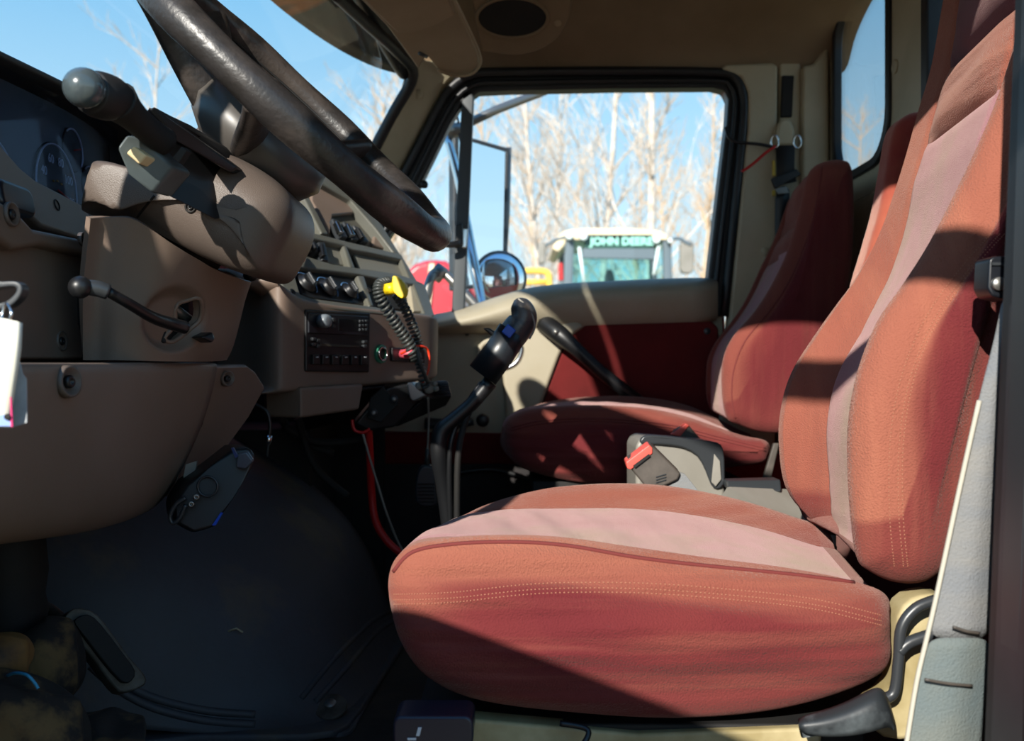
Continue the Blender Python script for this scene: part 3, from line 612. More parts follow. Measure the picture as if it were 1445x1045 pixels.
def build_pillow(spec, regions, mats, parent, default):
    """regions: fn(i01,f,centre)->part key; one mesh per key"""
    vs, nr, fl, n, wear = spec; fd = dict(fl); groups = {}
    for j in range(nr-1):
        f = fd.get(j, -1 if j < nr/2 else 2); f2 = fd.get(j+1, f); fm = (f+f2)/2 if (j in fd and j+1 in fd) else -1
        for i in range(n):
            l = (i+1) % n; q = (j*n+i, j*n+l, (j+1)*n+l, (j+1)*n+i); c = (vs[q[0]]+vs[q[2]])/2
            groups.setdefault(regions((i+.5)/n, fm, c), []).append(q)
    caps = [tuple(range(n)), tuple((nr-1)*n+i for i in range(n-1, -1, -1))]; groups[default] += caps
    out = {}
    for k, fs in groups.items():
        used = sorted({i for q in fs for i in q}); mp = {u: i for i, u in enumerate(used)}
        vv = [vs[u] for u in used]; ff = [tuple(mp[i] for i in q) for q in fs]
        sp = k.split('#')[0]
        o = mk(sp, vv, ff, mats[sp], parent); out[k] = o
        at = o.data.attributes.new('wear', 'FLOAT', 'POINT'); at.data.foreach_set('value', [wear[u] for u in used])
    return out
def frac(i, n): return i/n
# ---------- driver seat
def make_cushion(A, B, Y0, Y1, dz, lo, hi, mats, parent, spine, seam=(.2, .8), r=.03):
    nA = len(A)
    def d(i, f, p):
        k = i*nA; w_ = smst(lo-.6, lo+.8, k)*(1-smst(hi-.3, hi+1.2, k))
        v = dz*smst(.06, seam[0], f)*(1-smst(seam[1], .94, f))*smst(9.6, 13.5, k)*(1-smst(hi-.3, hi+1.2, k)); bx_ = -.018*math.sin(math.pi*max(0, min(1, f)))*smst(5, 7.5, k)*(1-smst(9.5, 12, k))
        g_ = (math.exp(-((f-seam[0])/.012)**2)+math.exp(-((f-seam[1])/.012)**2))*.007*w_
        # soft creases on the front of the panel
        cr_ = .0022*math.sin(p.x*95+f*9)*math.exp(-((k-12.5)/3)**2)*smst(seam[0], .4, f)*(1-smst(.6, seam[1], f))
        nose = -g_*.6 if k < lo+2 else 0
        return Vector((-nose*.6+bx_, 0, v-g_+cr_))
    zs = [z-EZ for x, z in A]; zt, zb_ = max(zs), min(zs)
    sp = pillow(A, B, Y0, Y1, d, r=r, spine=spine, wf=lambda i, p: .12+.88*smst(zb_+(zt-zb_)*.45, zt, p.z-EZ))
    def reg(i, f, c):
        k = i*nA
        return 'centre_panel' if seam[0] <= f <= seam[1] and lo <= k <= hi else ('side_bolster#1' if 0 <= f < seam[0] and lo <= k <= hi else ('side_bolster#2' if f > seam[1] and lo <= k <= hi else 'seat_cushion'))
    return build_pillow(sp, reg, mats, parent, 'seat_cushion')
def make_back(A, B, Y0, Y1, dx, mats, parent, seam, zl, spine, r=.03, nfront=15):
    nA = len(A); z1, z2 = zl
    def d(i, f, p):
        k = i*nA; w_ = smst(0, 2.5, k)*(1-smst(nfront-1, nfront+.5, k)); z = p.z-EZ
        v = dx(z)*smst(.05, seam[0], f)*(1-smst(seam[1], .95, f))*w_
        g_ = (math.exp(-((f-seam[0])/.012)**2)+math.exp(-((f-seam[1])/.012)**2))*.007*w_
        gz = 0
        if seam[0] < f < seam[1]: gz = (math.exp(-((z-z1)/.006)**2)*.006+math.exp(-((z-z2)/.008)**2)*.012)*w_*smst(seam[0], seam[0]+.05, f)*(1-smst(seam[1]-.05, seam[1], f))
        pad = (.010*math.sin(math.pi*(z-z1)/(z2-z1))**.7 if z1 < z < z2 else (.014*smst(z2, z2+.05, z) if z > z2 else 0))*w_*smst(seam[0], .35, f)*(1-smst(.65, seam[1], f))
        return Vector((v+g_+gz-pad, 0, 0))
    sp = pillow(A, B, Y0, Y1, d, r=r, spine=spine, wf=lambda i, p: 1 if 2 < i*nA < nfront+1 else .2)
    def reg(i, f, c):
        k = i*nA
        if seam[0] <= f <= seam[1] and 1 <= k <= nfront:
            z = c.z-EZ; return 'centre_panel' if z < z1 else ('cross_panel' if z < z2 else 'head_panel')
        return ('side_bolster#1' if f < seam[0] else 'side_bolster#2') if (0 <= f < seam[0] or f > seam[1]) and 1 <= k <= nfront else 'backrest'
    return build_pillow(sp, reg, mats, parent, 'backrest')
ds = thing('driver_seat', R(.12, 1.25, -.53), 'large faded red velour driver seat with pink centre panels, nearest the camera', 'seat')
A = XZ([(1258, 962), (1130, 1010), (970, 1027), (800, 1018), (670, 1000), (600, 968), (562, 920), (545, 865), (543, 828), (553, 794), (583, 772), (640, 763), (720, 761), (800, 766), (900, 782), (1000, 797), (1120, 812), (1215, 830), (1262, 852), (1272, 900)], 1.0)
B = [(x+.03*smst(.3, 0, 0) if 0 else x+(.075 if x < 0 else 0), z) for x, z in A[:8]]+XZ([(640, 782), (647, 754), (668, 729), (702, 712), (745, 698), (790, 689), (870, 684), (950, 688), (1040, 705), (1120, 729), (1185, 757)], 1.43)+[A[19]]
mats = {'seat_cushion': M['velour'], 'side_bolster': M['velour'], 'centre_panel': M['pink']}
cu = make_cushion(A, B, 1.0, 1.49, -.021, 6.8, 17.6, mats, ds, None, r=.036)
nb_ = [(1240, 815), (1222, 795), (1213, 740), (1208, 660), (1210, 590), (1224, 520), (1252, 450), (1290, 395), (1328, 335), (1374, 245), (1413, 160), (1442, 80), (1466, 0), (1485, -100), (1500, -240), (1530, -350), (1620, -340), (1630, -100), (1570, 100), (1500, 300), (1440, 500), (1400, 650), (1370, 780), (1330, 828), (1280, 832)]
A2 = XZ(nb_, 1.0)
B2 = XZ([(1190, 752), (1150, 738), (1108, 690), (1097, 620), (1102, 566), (1117, 521), (1148, 472), (1178, 430), (1207, 390), (1239, 331), (1262, 270), (1279, 215), (1294, 160), (1314, 93), (1332, -4), (1350, -80)], 1.45)+[(x+.06, z) for x, z in A2[16:20]]+A2[20:24]+XZ([(1225, 756)], 1.45)
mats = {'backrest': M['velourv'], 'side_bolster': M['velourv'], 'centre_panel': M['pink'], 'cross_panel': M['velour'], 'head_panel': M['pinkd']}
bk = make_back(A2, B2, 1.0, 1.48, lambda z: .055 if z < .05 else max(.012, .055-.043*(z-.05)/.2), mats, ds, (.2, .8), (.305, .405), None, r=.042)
# seams and stitches on the near faces
hc = Hit(cu.values()); hb = Hit(bk.values())
for off, pts in ((0, [(556, 838), (640, 835), (760, 823), (900, 822), (1040, 832), (1150, 845), (1245, 868)]), (8, [(556, 838), (640, 835), (760, 823), (900, 822), (1040, 832), (1150, 845), (1245, 868)]), (14, [(556, 838), (640, 835), (760, 823), (900, 822), (1040, 832), (1150, 845), (1245, 868)])):
    L = hc.line([(x, y+off) for x, y in pts], 46, .0003)
    if len(L) < 8: continue
    vs = []; fs = []
    for i in range(0, len(L)-1, 2):
        a, b = tube_geo([L[i], L[i].lerp(L[i+1], .7)], .0006, 4); o_ = len(vs); vs += a; fs += [tuple(o_+k for k in f) for f in b]
    mk('stitching', vs, fs, M['thread'], cu['seat_cushion'], smooth=False)['kind'] = 'stuff'
for dxp in (0, 13, 19):
    L = hb.line([(1398+dxp, 330), (1350+dxp, 385), (1305+dxp, 450), (1272+dxp, 530), (1256+dxp, 620), (1255+dxp, 720), (1262+dxp, 800)], 34, .0003)
    vs = []; fs = []
    for i in range(0, len(L)-1, 2):
        a, b = tube_geo([L[i], L[i].lerp(L[i+1], .7)], .0006, 4); o_ = len(vs); vs += a; fs += [tuple(o_+k for k in f) for f in b]
    mk('stitching', vs, fs, M['thread'], bk['backrest'], smooth=False)['kind'] = 'stuff'
for h, pts, par in ((hc, [(556, 806), (583, 779), (640, 768), (720, 765), (800, 770), (900, 787), (1000, 799), (1120, 811), (1205, 822)], cu['centre_panel']),
                    (hb, [(1220, 812), (1250, 822), (1290, 832), (1322, 829)], bk['backrest'])):
    L = h.line(pts, 6, .0005)
    if len(L) > 4: tube('piping', L, .0022, M['piping'], par, res=6)
# frame, recliner bracket, height lever, front control, rails
box('seat_frame', R(.13, 1.25, -.375), (.46, .42, .03), M['blackm'], ds)
box('suspension_base', R(.14, 1.25, -.465), (.36, .34, .15), M['blackm'], ds, bevel=.02)
slab('side_rail', [P(640, 1012, 1.03), P(900, 1035, 1.03), P(1160, 1026, 1.03), P(1160, 1062, 1.03), P(640, 1062, 1.03)], (0, .03, 0), M['seatmetal'], ds, bevel=.004)
tube('cable', [P(790, 1020, 1.015), P(830, 1030, 1.01), P(815, 1060, 1.0), P(790, 1080, 1.0)], .003, M['blackp'], ds, sm=6)
rb = slab('recliner_bracket', cr1([P(1268, 870, 1.03), P(1300, 840, 1.03), P(1345, 850, 1.03), P(1360, 930, 1.03), P(1320, 1030, 1.03), P(1250, 1042, 1.03), P(1225, 1000, 1.03), P(1262, 965, 1.03)], 3, True), (0, .04, 0), M['seatmetal'], ds, bevel=.006)
tube('bracket_trim', [P(1320, 846, 1.0), P(1292, 858, 1.0), P(1272, 885, 1.0), P(1268, 930, 1.0), P(1262, 975, 1.0), P(1248, 985, 1.0)], .0055, M['grey'], rb, sm=5)
tube('bracket_strap', [P(1268, 920, 1.0), P(1285, 905, 1.0), P(1330, 890, 1.0)], .006, M['grey'], rb, sm=4)
lv = grid('height_lever', [[P(x, y, Y) for x, y, Y in r] for r in ([(1128, 1010, .97), (1160, 1002, .97), (1200, 988, .97), (1235, 966, .97), (1250, 972, .975), (1262, 1010, .98)], [(1126, 1022, .955), (1160, 1018, .95), (1205, 1006, .95), (1240, 990, .95), (1256, 996, .955), (1262, 1022, .96)], [(1130, 1036, .96), (1165, 1040, .955), (1210, 1038, .955), (1245, 1028, .955), (1256, 1024, .96), (1262, 1034, .965)])], mat('black_lever', '262a2d', .45, '5b6265', 14, lo=.5, hi=.7), ds, solid=.02)
cb_ = slab('front_control', rrect(P(611, 1033, .95), X3, Z3, .075, .030, .008), (0, .05, 0), mat('navy_plastic', '1e2130', .35), ds, bevel=.003)
slab('white_mark', [P(590, 1026, .9485), P(595, 1026, .9485), P(592, 1038, .9485), P(587, 1038, .9485)], (0, .001, 0), M['white'], cb_, bevel=0)
slab('white_mark', [P(575, 1041, .9485), P(587, 1041, .9485), P(587, 1044, .9485), P(575, 1044, .9485)], (0, .001, 0), M['white'], cb_, bevel=0)
# folded-up inner armrest
box('armrest_hinge', Vector((.585, 1.52, EZ+.12)), (.04, .08, .04), M['blackp'], ds)
ar = pillow(XZ([(1205, 420), (1222, 350), (1236, 300), (1247, 240), (1256, 190), (1268, 170), (1290, 160), (1318, 168), (1322, 230), (1300, 320), (1270, 400), (1240, 440)], 1.58), XZ([(1205, 420), (1222, 350), (1236, 300), (1247, 240), (1256, 190), (1268, 170), (1290, 160), (1318, 168), (1322, 230), (1300, 320), (1270, 400), (1240, 440)], 1.58), 1.555, 1.62, lambda i, f, p: Vector(), r=.018, bulge=.003, n=60, nf=6)
build_pillow(ar, lambda i, f, c: 'armrest', {'armrest': M['red']}, ds, 'armrest')
# ---------- passenger seat
ps = thing('passenger_seat', R(.25, 2.15, -.53), 'darker red velour passenger seat beyond the console, by the far door', 'seat')
A = XZ([(1078, 655), (1030, 662), (960, 681), (880, 686), (820, 683), (770, 673), (735, 660), (718, 640), (714, 612), (722, 592), (750, 579), (800, 573), (860, 573), (920, 578), (970, 589), (1010, 603), (1050, 616), (1082, 622), (1089, 633), (1087, 645)], 1.95)
B = A[:8]+XZ([(726, 600), (733, 585), (758, 571), (800, 562), (850, 558), (890, 558), (930, 562), (970, 571), (1005, 586), (1040, 604), (1060, 615)], 2.36)+[A[19]]
mats = {'seat_cushion': M['velour2'], 'side_bolster': M['velour2'], 'centre_panel': M['pink']}
pc = make_cushion(A, B, 1.95, 2.38, -.012, 8.4, 17.6, mats, ps, ((.07, -.14), (.40, -.165)), r=.028)
A2 = XZ([(1045, 600), (1029, 592), (1022, 568), (1020, 530), (1024, 500), (1038, 472), (1062, 445), (1080, 420), (1098, 388), (1113, 355), (1127, 310), (1135, 275), (1141, 250), (1150, 234), (1166, 225), (1190, 222), (1206, 232), (1210, 280), (1209, 340), (1203, 400), (1195, 460), (1181, 520), (1162, 575), (1115, 609), (1075, 610)], 1.95)
B2 = XZ([(1012, 582), (1001, 574), (996, 555), (996, 525), (999, 504), (1010, 481), (1028, 458), (1043, 437), (1057, 412), (1072, 379), (1088, 346), (1100, 317), (1108, 294), (1114, 280), (1128, 272), (1140, 270)], 2.35)+A2[16:24]+XZ([(1040, 588)], 2.35)
mats = {'backrest': M['velour2v'], 'side_bolster': M['velour2v'], 'centre_panel': M['pink'], 'cross_panel': M['velour2'], 'head_panel': M['velour2']}
pb = make_back(A2, B2, 1.95, 2.37, lambda z: .012, mats, ps, (.2, .92), (.24, .30), ((.48, -.04), (.60, .30)), r=.026)
hb = Hit(pb.values()); hc = Hit(pc.values())
for h, pts, par in ((hb, [(1160, 236), (1152, 290), (1138, 340), (1112, 400), (1085, 440), (1052, 480), (1036, 520), (1033, 560), (1038, 590)], pb['backrest']), (hc, [(722, 603), (760, 594), (820, 590), (880, 592), (950, 600), (1010, 615), (1080, 632)], pc['seat_cushion']), (hc, [(722, 607), (760, 598), (820, 594), (880, 596), (950, 604), (1010, 619), (1080, 636)], pc['seat_cushion'])):
    L = h.line(pts, 8, .0004)
    if len(L) > 4: tube('stitching', L, .0014, M['piping'], par, res=5)
box('seat_frame', R(.25, 2.16, -.235), (.42, .36, .04), M['blackm'], ps)
box('seat_pedestal', R(.25, 2.16, -.395), (.36, .30, .29), mat('pedestal', '2e3236', .6), ps, bevel=.01)
slab('seat_strap', [P(1092, 625, 1.97), P(1100, 625, 1.97), P(1085, 690, 1.97), P(1072, 690, 1.97)], (0, .01, 0), M['buck'], ps, bevel=.002)
# ================================================================ DASHBOARD
db = thing('dashboard', R(-.5, 1.6, 0), 'taupe moulded dashboard across the cab behind the steering wheel', 'dashboard')
# upper hood with a long rear edge
ho = [R(-.59, .84, .355), R(-.585, 1.15, .372), R(-.578, 1.46, .392), R(-.56, 1.62, .385), R(-.52, 1.75, .33), R(-.36, 2.05, .29), R(-.33, 2.42, .285)]
hoods = [[v+Vector((-.40+.12*(i/6), 0, .01)) for i, v in enumerate(ho)], [v+Vector((-.12, 0, .02)) for v in ho], ho, [v+Vector((-.008, 0, -.015)) for v in ho], [v+Vector((-.10, 0, -.03)) for v in ho]]
grid('dash_top', hoods, mat('dash_top_black', '1c1d1f', .6, bump=.2, bscale=700), db, sub=2, solid=.008)
cl = Pl(R(-.62, 1.3, .2), (1, 0, .05))
pslab('cluster_face', cl, [(-190, -20), (0, 78), (150, 155), (205, 190), (210, 330), (-190, 330)], .02, mat('cluster_black', '07080a', .5), db, bevel=0)
box('cluster_side', R(-.66, 1.60, .24), (.12, .02, .22), M['blackm'], db)
ln = slab('cluster_lens', cl.poly([(-190, 0), (0, 92), (140, 165), (165, 185), (165, 330), (-190, 330)], .03), (.001, 0, 0), M['lens'], db, bevel=0)
M['hubg'] = mat('hub_grey', '504b46', .4, '45413d', 8)
box('dash_core', R(-.72, 1.62, .04), (.14, 1.56, .40), M['blackm'], db)
M['dial'] = mat('dial_print', 'aeb6c2', .5); M['dialr'] = mat('dial_red', 'b02a20', .5); M['dialo'] = mat('dial_amber', '9a7418', .5)
def gauge(px, py, r, label, nums, a0, a1, R_=None, needle=None):
    c = cl.at(px, py, .002); u = Vector((0, 1, 0)); v = cl.n.cross(u).normalized(); v = v if v.z > 0 else -v
    g = disc('gauge', c, cl.n, r*1.04, .004, mat('dial_face', '0b0c10', .6), db)
    pa = [c+cl.n*.001+u*math.cos(math.radians(a))*r+v*math.sin(math.radians(a))*r for a in [a0+(a1-a0)*k/24 for k in range(25)]]
    tube('scale_ring', pa, .0014, M['dial'], g, res=5)
    for k, s_ in enumerate(nums):
        a = math.radians(a0+(a1-a0)*(k+.5)/len(nums)); q = c+cl.n*.001+u*math.cos(a)*r*.68+v*math.sin(a)*r*.68
        text('numeral', s_, q, u, v, r*.28, M['dial'], g)
    if needle: 
        a = math.radians(needle); tube('needle', [c+cl.n*.002, c+cl.n*.002+(u*math.cos(a)+v*math.sin(a))*r*.8], .0012, M['dialr'], g, res=5)
    return c, u, v, g
c, u, v, g = gauge(80, 268, .062, '', ['120', '100', '80', '60', '40', '20'], -35, 215, needle=-12)
for dx, dy in ((.0, .012), (-.012, .01), (.012, .01), (-.012, -.006), (-.002, -.008), (.014, -.008)): box('warning_mark', c+cl.n*.002+u*dx+v*dy, (.0008, .006, .0025), M['dialo'], g, bevel=0)
gauge(-12, 262, .060, '', ['30', '25', '20', '15', '10', '5'], -35, 215)
gauge(103, 212, .030, '', [], -40, 130, needle=15); gauge(128, 262, .028, '', [], -40, 130, needle=10)
# bezel below the cluster
bz = Pl(R(-.565, 1.2, .2), (1, 0, .25))
bp = pslab('cluster_bezel', bz, [(-220, 190), (-60, 175), (-5, 196), (28, 234), (50, 252), (118, 288), (140, 322), (142, 345), (60, 320), (30, 292), (-10, 270), (-220, 262)], .03, M['taupe'], db, bevel=.006, seg=3)
lathe('bezel_slot', bz.at(81, 289, .001), bz.n, [(.006, -.01), (.0075, 0), (.006, .0005), (.005, -.003), (.0005, -.003)], M['blackm'], bp, res=14)
lk = Pl(R(-.52, 1.1, .1), (1, -.05, .06))
pslab('left_panel', lk, [(-260, 300), (-60, 300), (5, 318), (28, 340), (48, 331), (70, 333), (148, 352), (150, 358), (124, 396), (117, 506), (-260, 506)], .04, M['taupe'], db, bevel=.008, seg=3)
pslab('panel_ledge', lk, [(-100, 268), (0, 282), (28, 300), (48, 322), (110, 335), (150, 352), (148, 366), (60, 346), (40, 350), (20, 352), (-5, 335), (-100, 330)], .03, M['taupe'], db, bevel=.008, seg=3, off=.016)
for px, py, rr in ((88, 481, .010), (118, 337, .007), (18, 302, .011)):
    c = lk.at(px, py, .001 if px == 88 else .019); lathe('screw_recess', c, lk.n, [(rr*1.15, -.004), (rr*1.15, .001), (rr*.95, .0012), (rr*.8, -.003), (.0004, -.003)], M['taupe2'], db, res=18); screw(c, lk.n, rr*.5, db)
# rocker/knob at the left edge
kb = slab('light_switch', rrect(bz.at(-2, 280, .02), Y3, Z3+X3*-.2, .075, .034, .012), (.022, 0, 0), mat('navy_switch', '12161f', .3), db, bevel=.006, seg=3)
# lower knee panel
T_, M_, B_ = [(-160, 512, .70), (0, 512, .86), (100, 512, 1.0), (200, 512, 1.15), (270, 511, 1.27), (310, 512, 1.36)], [(-160, 606, .70), (0, 606, .87), (100, 604, 1.01), (190, 602, 1.15), (255, 600, 1.27), (289, 598, 1.36)], [(-160, 706, .72), (0, 704, .88), (90, 700, 1.02), (170, 696, 1.15), (218, 690, 1.26), (246, 686, 1.35)]
Bo = [(-160, 786, .78), (0, 764, .92), (90, 754, 1.05), (150, 746, 1.17), (190, 736, 1.27), (215, 724, 1.34)]
def fwd(r, dx, dz): return [v+Vector((dx, 0, dz)) for v in r]
rT, rM, rB, rO = [[P(*q) for q in r] for r in (T_, M_, B_, Bo)]
grid('knee_panel', [fwd(rT, -.05, -.002), fwd(rT, -.006, .001), rT, rM, rB, rO, fwd(rO, -.05, -.012), fwd(rO, -.18, -.0)], M['taupe'], db, sub=2, solid=.006)
wg = slab('side_wing', [P(*q) for q in ((300, 514, 1.375), (348, 514, 1.48), (362, 524, 1.50), (377, 547, 1.52), (352, 588, 1.52), (320, 632, 1.50), (285, 675, 1.47), (240, 702, 1.40), (248, 684, 1.37), (290, 598, 1.37))], (-.05, .02, 0), M['taupe'], db, bevel=.006, seg=3)
for c, n_, r in ((P(100, 538, .985), Vector((.95, -.25, .05)), .013), (P(322, 534, 1.41), Vector((.8, -.6, 0)), .009)):
    lathe('screw_recess', c, n_, [(r*1.25, -.006), (r*1.2, .001), (r, .0015), (r*.8, -.004), (.0004, -.004)], M['taupe2'], db, res=20); screw(c, n_, r*.5, db)
# centre fascia turned towards the driver
N_ = Vector((.865, -.5, 0)); lp = Pl(R(-.343, 1.7, 0), N_)
cols = [(300, 1.80), (345, 1.74), (370, 1.665), (390, 1.635), (408, 1.65), (432, 1.70), (523, 1.85), (560, 1.92), (600, 1.995), (613, 2.03), (617, 2.06)]
ty = [385, 386, 386, 396, 410, 428, 437, 441, 445, 447, 449]; by = [540, 542, 545, 551, 553, 549, 543, 539, 536, 534, 530]
rows = []
for t in (-.02, 0, .33, .66, .96, 1): rows.append([P(px, a+(b-a)*t, Y) for (px, Y), a, b in zip(cols, ty, by)])
rows.insert(0, fwd(rows[0], -.06, 0)); rows.append(fwd(rows[-1], -.03, -.006)); rows.append(fwd(rows[-1], -.15, -.0))
cf = grid('centre_fascia', rows, M['taupe'], db, sub=2, solid=.005)
slab('fascia_end', [P(612, 446, 2.03), P(619, 452, 2.10), P(618, 520, 2.10), P(608, 536, 2.03)], (-.10, .05, 0), M['taupe'], db, bevel=.006)
grid('passenger_dash', [[R(-.33, 2.10, .29), R(-.33, 2.42, .285)], [R(-.20, 2.10, .12), R(-.20, 2.42, .12)], [R(-.19, 2.10, -.03), R(-.19, 2.42, -.03)], [R(-.5, 2.10, -.06), R(-.5, 2.42, -.06)]], M['taupe'], db, sub=0, solid=.005)
# box below the fascia
bx = Pl(P(470, 565, 1.74), N_)
pslab('ash_tray', bx, [(424, 546), (514, 541), (508, 578), (425, 590)], .08, M['taupe'], db, bevel=.006, seg=3)
slab('tray_side', [bx.at(424, 546), bx.at(424, 590), P(402, 588, 1.70), P(402, 551, 1.70)], (-.05, .06, 0), M['taupe'], db, bevel=.004)
# ---- raked centre stack
P1 = P(612, 447, 2.03); P0 = P(405, 426, 1.66); up_ = Vector((-.10, .05, .15))
sn = (P1-P0).cross(up_).normalized(); st = Pl(P0, sn); sn = st.n
bo = [(398, 400), (412, 422), (420, 428), (500, 437), (605, 448), (613, 445), (590, 398), (566, 360), (538, 318), (500, 270), (440, 235), (330, 215), (360, 300), (384, 368)]
stk = pslab('stack_base', st, bo, .02, M['pocket'], db, off=-.022, bevel=.003)
def rib(nm, pts, off=0, th=.03, m='bezel', **k): return pslab(nm, st, pts, th, M[m], stk, off=off, bevel=.004, seg=3, **k)
rib('bezel_frame', [(384, 367), (392, 366), (413, 374), (424, 414), (440, 420), (523, 431), (583, 441), (598, 441), (582, 398), (600, 400), (614, 445), (606, 450), (500, 439), (418, 430), (410, 424), (398, 402)])
rib('bezel_frame', [(390, 358), (398, 350), (470, 372), (560, 385), (583, 393), (600, 400), (582, 401), (570, 399), (526, 391), (505, 387), (413, 375), (392, 368)])
rib('bezel_frame', [(400, 320), (420, 322), (495, 341), (567, 358), (571, 367), (520, 356), (498, 352), (484, 346), (415, 330), (400, 330)])
rib('bezel_frame', [(484, 346), (489, 345), (502, 378), (494, 378)])
rib('bezel_frame', [(565, 358), (571, 366), (590, 398), (578, 394), (566, 366)])
rib('bezel_frame', [(504, 388), (514, 388), (528, 432), (522, 432)])
rib('upper_trim', [(428, 277), (438, 280), (464, 330), (454, 329)])
rib('upper_trim', [(340, 215), (440, 236), (500, 270), (540, 318), (566, 360), (556, 356), (530, 322), (495, 282), (438, 250), (350, 230)])
rib('upper_panel', [(406, 268), (428, 276), (452, 328), (404, 322)], off=-.012, m='taupe', th=.01)
rib('upper_panel', [(440, 255), (492, 284), (500, 300), (470, 303), (466, 330), (440, 282)], off=-.012, m='taupe', th=.01)
rib('upper_panel', [(526, 345), (530, 322), (556, 355)], off=-.012, m='taupe', th=.01)
rib('fascia_strip', [(578, 402), (584, 400), (598, 440), (583, 440)], off=-.004, m='beige', th=.02)
M['pocket2'] = mat('grey_panel', '77756b', .5)
rib('blank_panel', [(496, 350), (564, 368), (576, 394), (508, 380)], off=-.012, m='pocket2', th=.008)
rib('blank_panel', [(452, 344), (482, 350), (494, 376), (462, 370)], off=-.012, m='pocket2', th=.008)
def rocker(q):
    o = rib('rocker_switch', q, off=-.002, th=.02, m='grey'); return o
for q in ([(468, 307), (478, 309), (492, 335), (482, 333)], [(484, 311), (493, 314), (508, 338), (498, 337)], [(498, 316), (507, 320), (522, 341), (513, 340)], [(426, 335), (436, 337), (444, 352), (433, 350)], [(437, 338), (446, 340), (454, 356), (445, 353)], [(449, 340), (459, 340), (465, 368), (455, 366)]):
    o = rocker(q); cx = sum(p[0] for p in q)/4; cy = sum(p[1] for p in q)/4
    pslab('switch_leg', st, [(cx+(x-cx)*.5, cy+(y-cy)*.6-2) for x, y in q], .012, M['chrome'] if q[0][0] in (468, 484, 426) else M['blackp'], o, off=.006, bevel=.002)
# heater control panel with three round knobs
hpnl = rib('heater_panel', [(414, 376), (505, 389), (524, 431), (440, 420), (426, 414)], off=-.010, m='blackp', th=.01)
for px, py, r in ((432, 400, .019), (462, 406, .019), (493, 411, .016)):
    c = st.at(px, py, -.008)
    k = lathe('heater_knob', c, sn, [(r, 0), (r*1.02, .003), (r*.8, .005), (r*.75, .010), (r*.7, .012), (r*.4, .0125)], M['blackp'], hpnl, res=24)
    uu = up_.normalized(); vv = sn.cross(uu)
    box('knob_grip', c+sn*.014, (.005, r*1.3, .010), M['grey'], k, rot=Matrix((vv, uu, sn)).transposed(), bevel=.002)
    pa = [c+sn*.001+(uu*math.sin(a)+vv*math.cos(a))*r*1.22 for a in [math.radians(40+i*14) for i in range(15)]]
    tube('knob_scale', pa, .0009, mat('scale_blue', '5a86b8', .5), hpnl, res=5)
for px, py in ((413, 411), (521, 409)): screw(st.at(px, py, .001), sn, .006, stk, M['blackm'])
pslab('ash_cup', st, [(524, 392), (578, 401), (580, 438), (540, 434), (534, 424)], .01, M['blackm'], stk, off=-.016, bevel=.003)
# ignition lock plate, key and red tag
ig = disc('ignition_plate', st.at(411, 347, .004), sn, .020, .01, M['chrome'], stk)
lathe('red_dot', st.at(418, 338, .008), sn, ball(.003), M['wire_red'], ig)
slab('red_tag', [st.at(*q, .012) for q in ((421, 350), (431, 362), (430, 368), (416, 362))], sn*-.002, M['wire_red'], ig, bevel=0)
tube('stalk', [P(380, 372, 1.62), P(366, 384, 1.55), P(352, 388, 1.5)], .010, M['blackp'], db, sm=3)
# socket, accessory plugs
c = lp.at(540, 499, .006); so_ = ringslab('green_ring', [c+(Vector((.5, .865, 0))*math.cos(a)+Z3*math.sin(a))*.0175 for a in [k*math.pi/12 for k in range(24)]], [c+(Vector((.5, .865, 0))*math.cos(a)+Z3*math.sin(a))*.0130 for a in [k*math.pi/12 for k in range(24)]], -N_*.01, M['green'], db)
disc('socket', c-N_*.004, N_, .0135, .01, M['blackm'], db)
tube('socket_rim', [c+N_*.001+(Vector((.5, .865, 0))*math.cos(a)+Z3*math.sin(a))*.0118 for a in [k*math.pi/12 for k in range(24)]], .0012, M['chrome'], db, closed=True)
pslab('plug_panel', lp, [(554, 490), (577, 491), (577, 511), (554, 509)], .01, M['blackp'], db, off=.006, bevel=.002)
pslab('plug_panel', lp, [(580, 492), (600, 493), (600, 512), (580, 511)], .01, M['blackp'], db, off=.006, bevel=.002)
lathe('red_plug', lp.at(566, 499, .005), N_, [(.008, 0), (.009, .012), (.007, .03), (.003, .032)], mat('pink_plug', 'cf5060', .4), db)
# ---- radio
rd = thing('car_radio', lp.at(478, 480), 'black cassette radio with round volume knob in the dash centre', 'radio')
rf = pslab('face', lp, [(432, 436), (523, 441), (522, 525), (432, 524)], .12, M['blackp'], rd, off=.008, bevel=.003)
pslab('upper_bezel', lp, [(436, 441), (520, 446), (520, 474), (436, 470)], .01, mat('radio_navy', '15181f', .35), rf, off=.011, bevel=.002)
pslab('display', lp, [(478, 449), (505, 450), (505, 468), (478, 467)], .004, M['lcd'], rf, off=.0115, bevel=.001)
k = lathe('volume_knob', lp.at(452, 453, .010), N_, [(.0115, 0), (.0115, .012), (.0105, .017), (.006, .018)], mat('silver_knob', '6d757b', .35), rf)
for i in range(3):
    for j in range(2): pslab('button', lp, [(459+i*5.5, 448+j*9), (463+i*5.5, 448.3+j*9), (463+i*5.5, 454+j*9), (459+i*5.5, 453.7+j*9)], .006, M['grey'], rf, off=.014, bevel=.001)
for i in range(3):
    for j in range(3): pslab('button', lp, [(508+i*4.2, 451+j*6), (511+i*4.2, 451+j*6), (511+i*4.2, 455+j*6), (508+i*4.2, 455+j*6)], .006, M['grey'], rf, off=.014, bevel=.001)
pslab('cassette_slot', lp, [(452, 484), (508, 487), (508, 490), (452, 488)], .004, mat('slot', '3c382f', .6), rf, off=.0105, bevel=0)
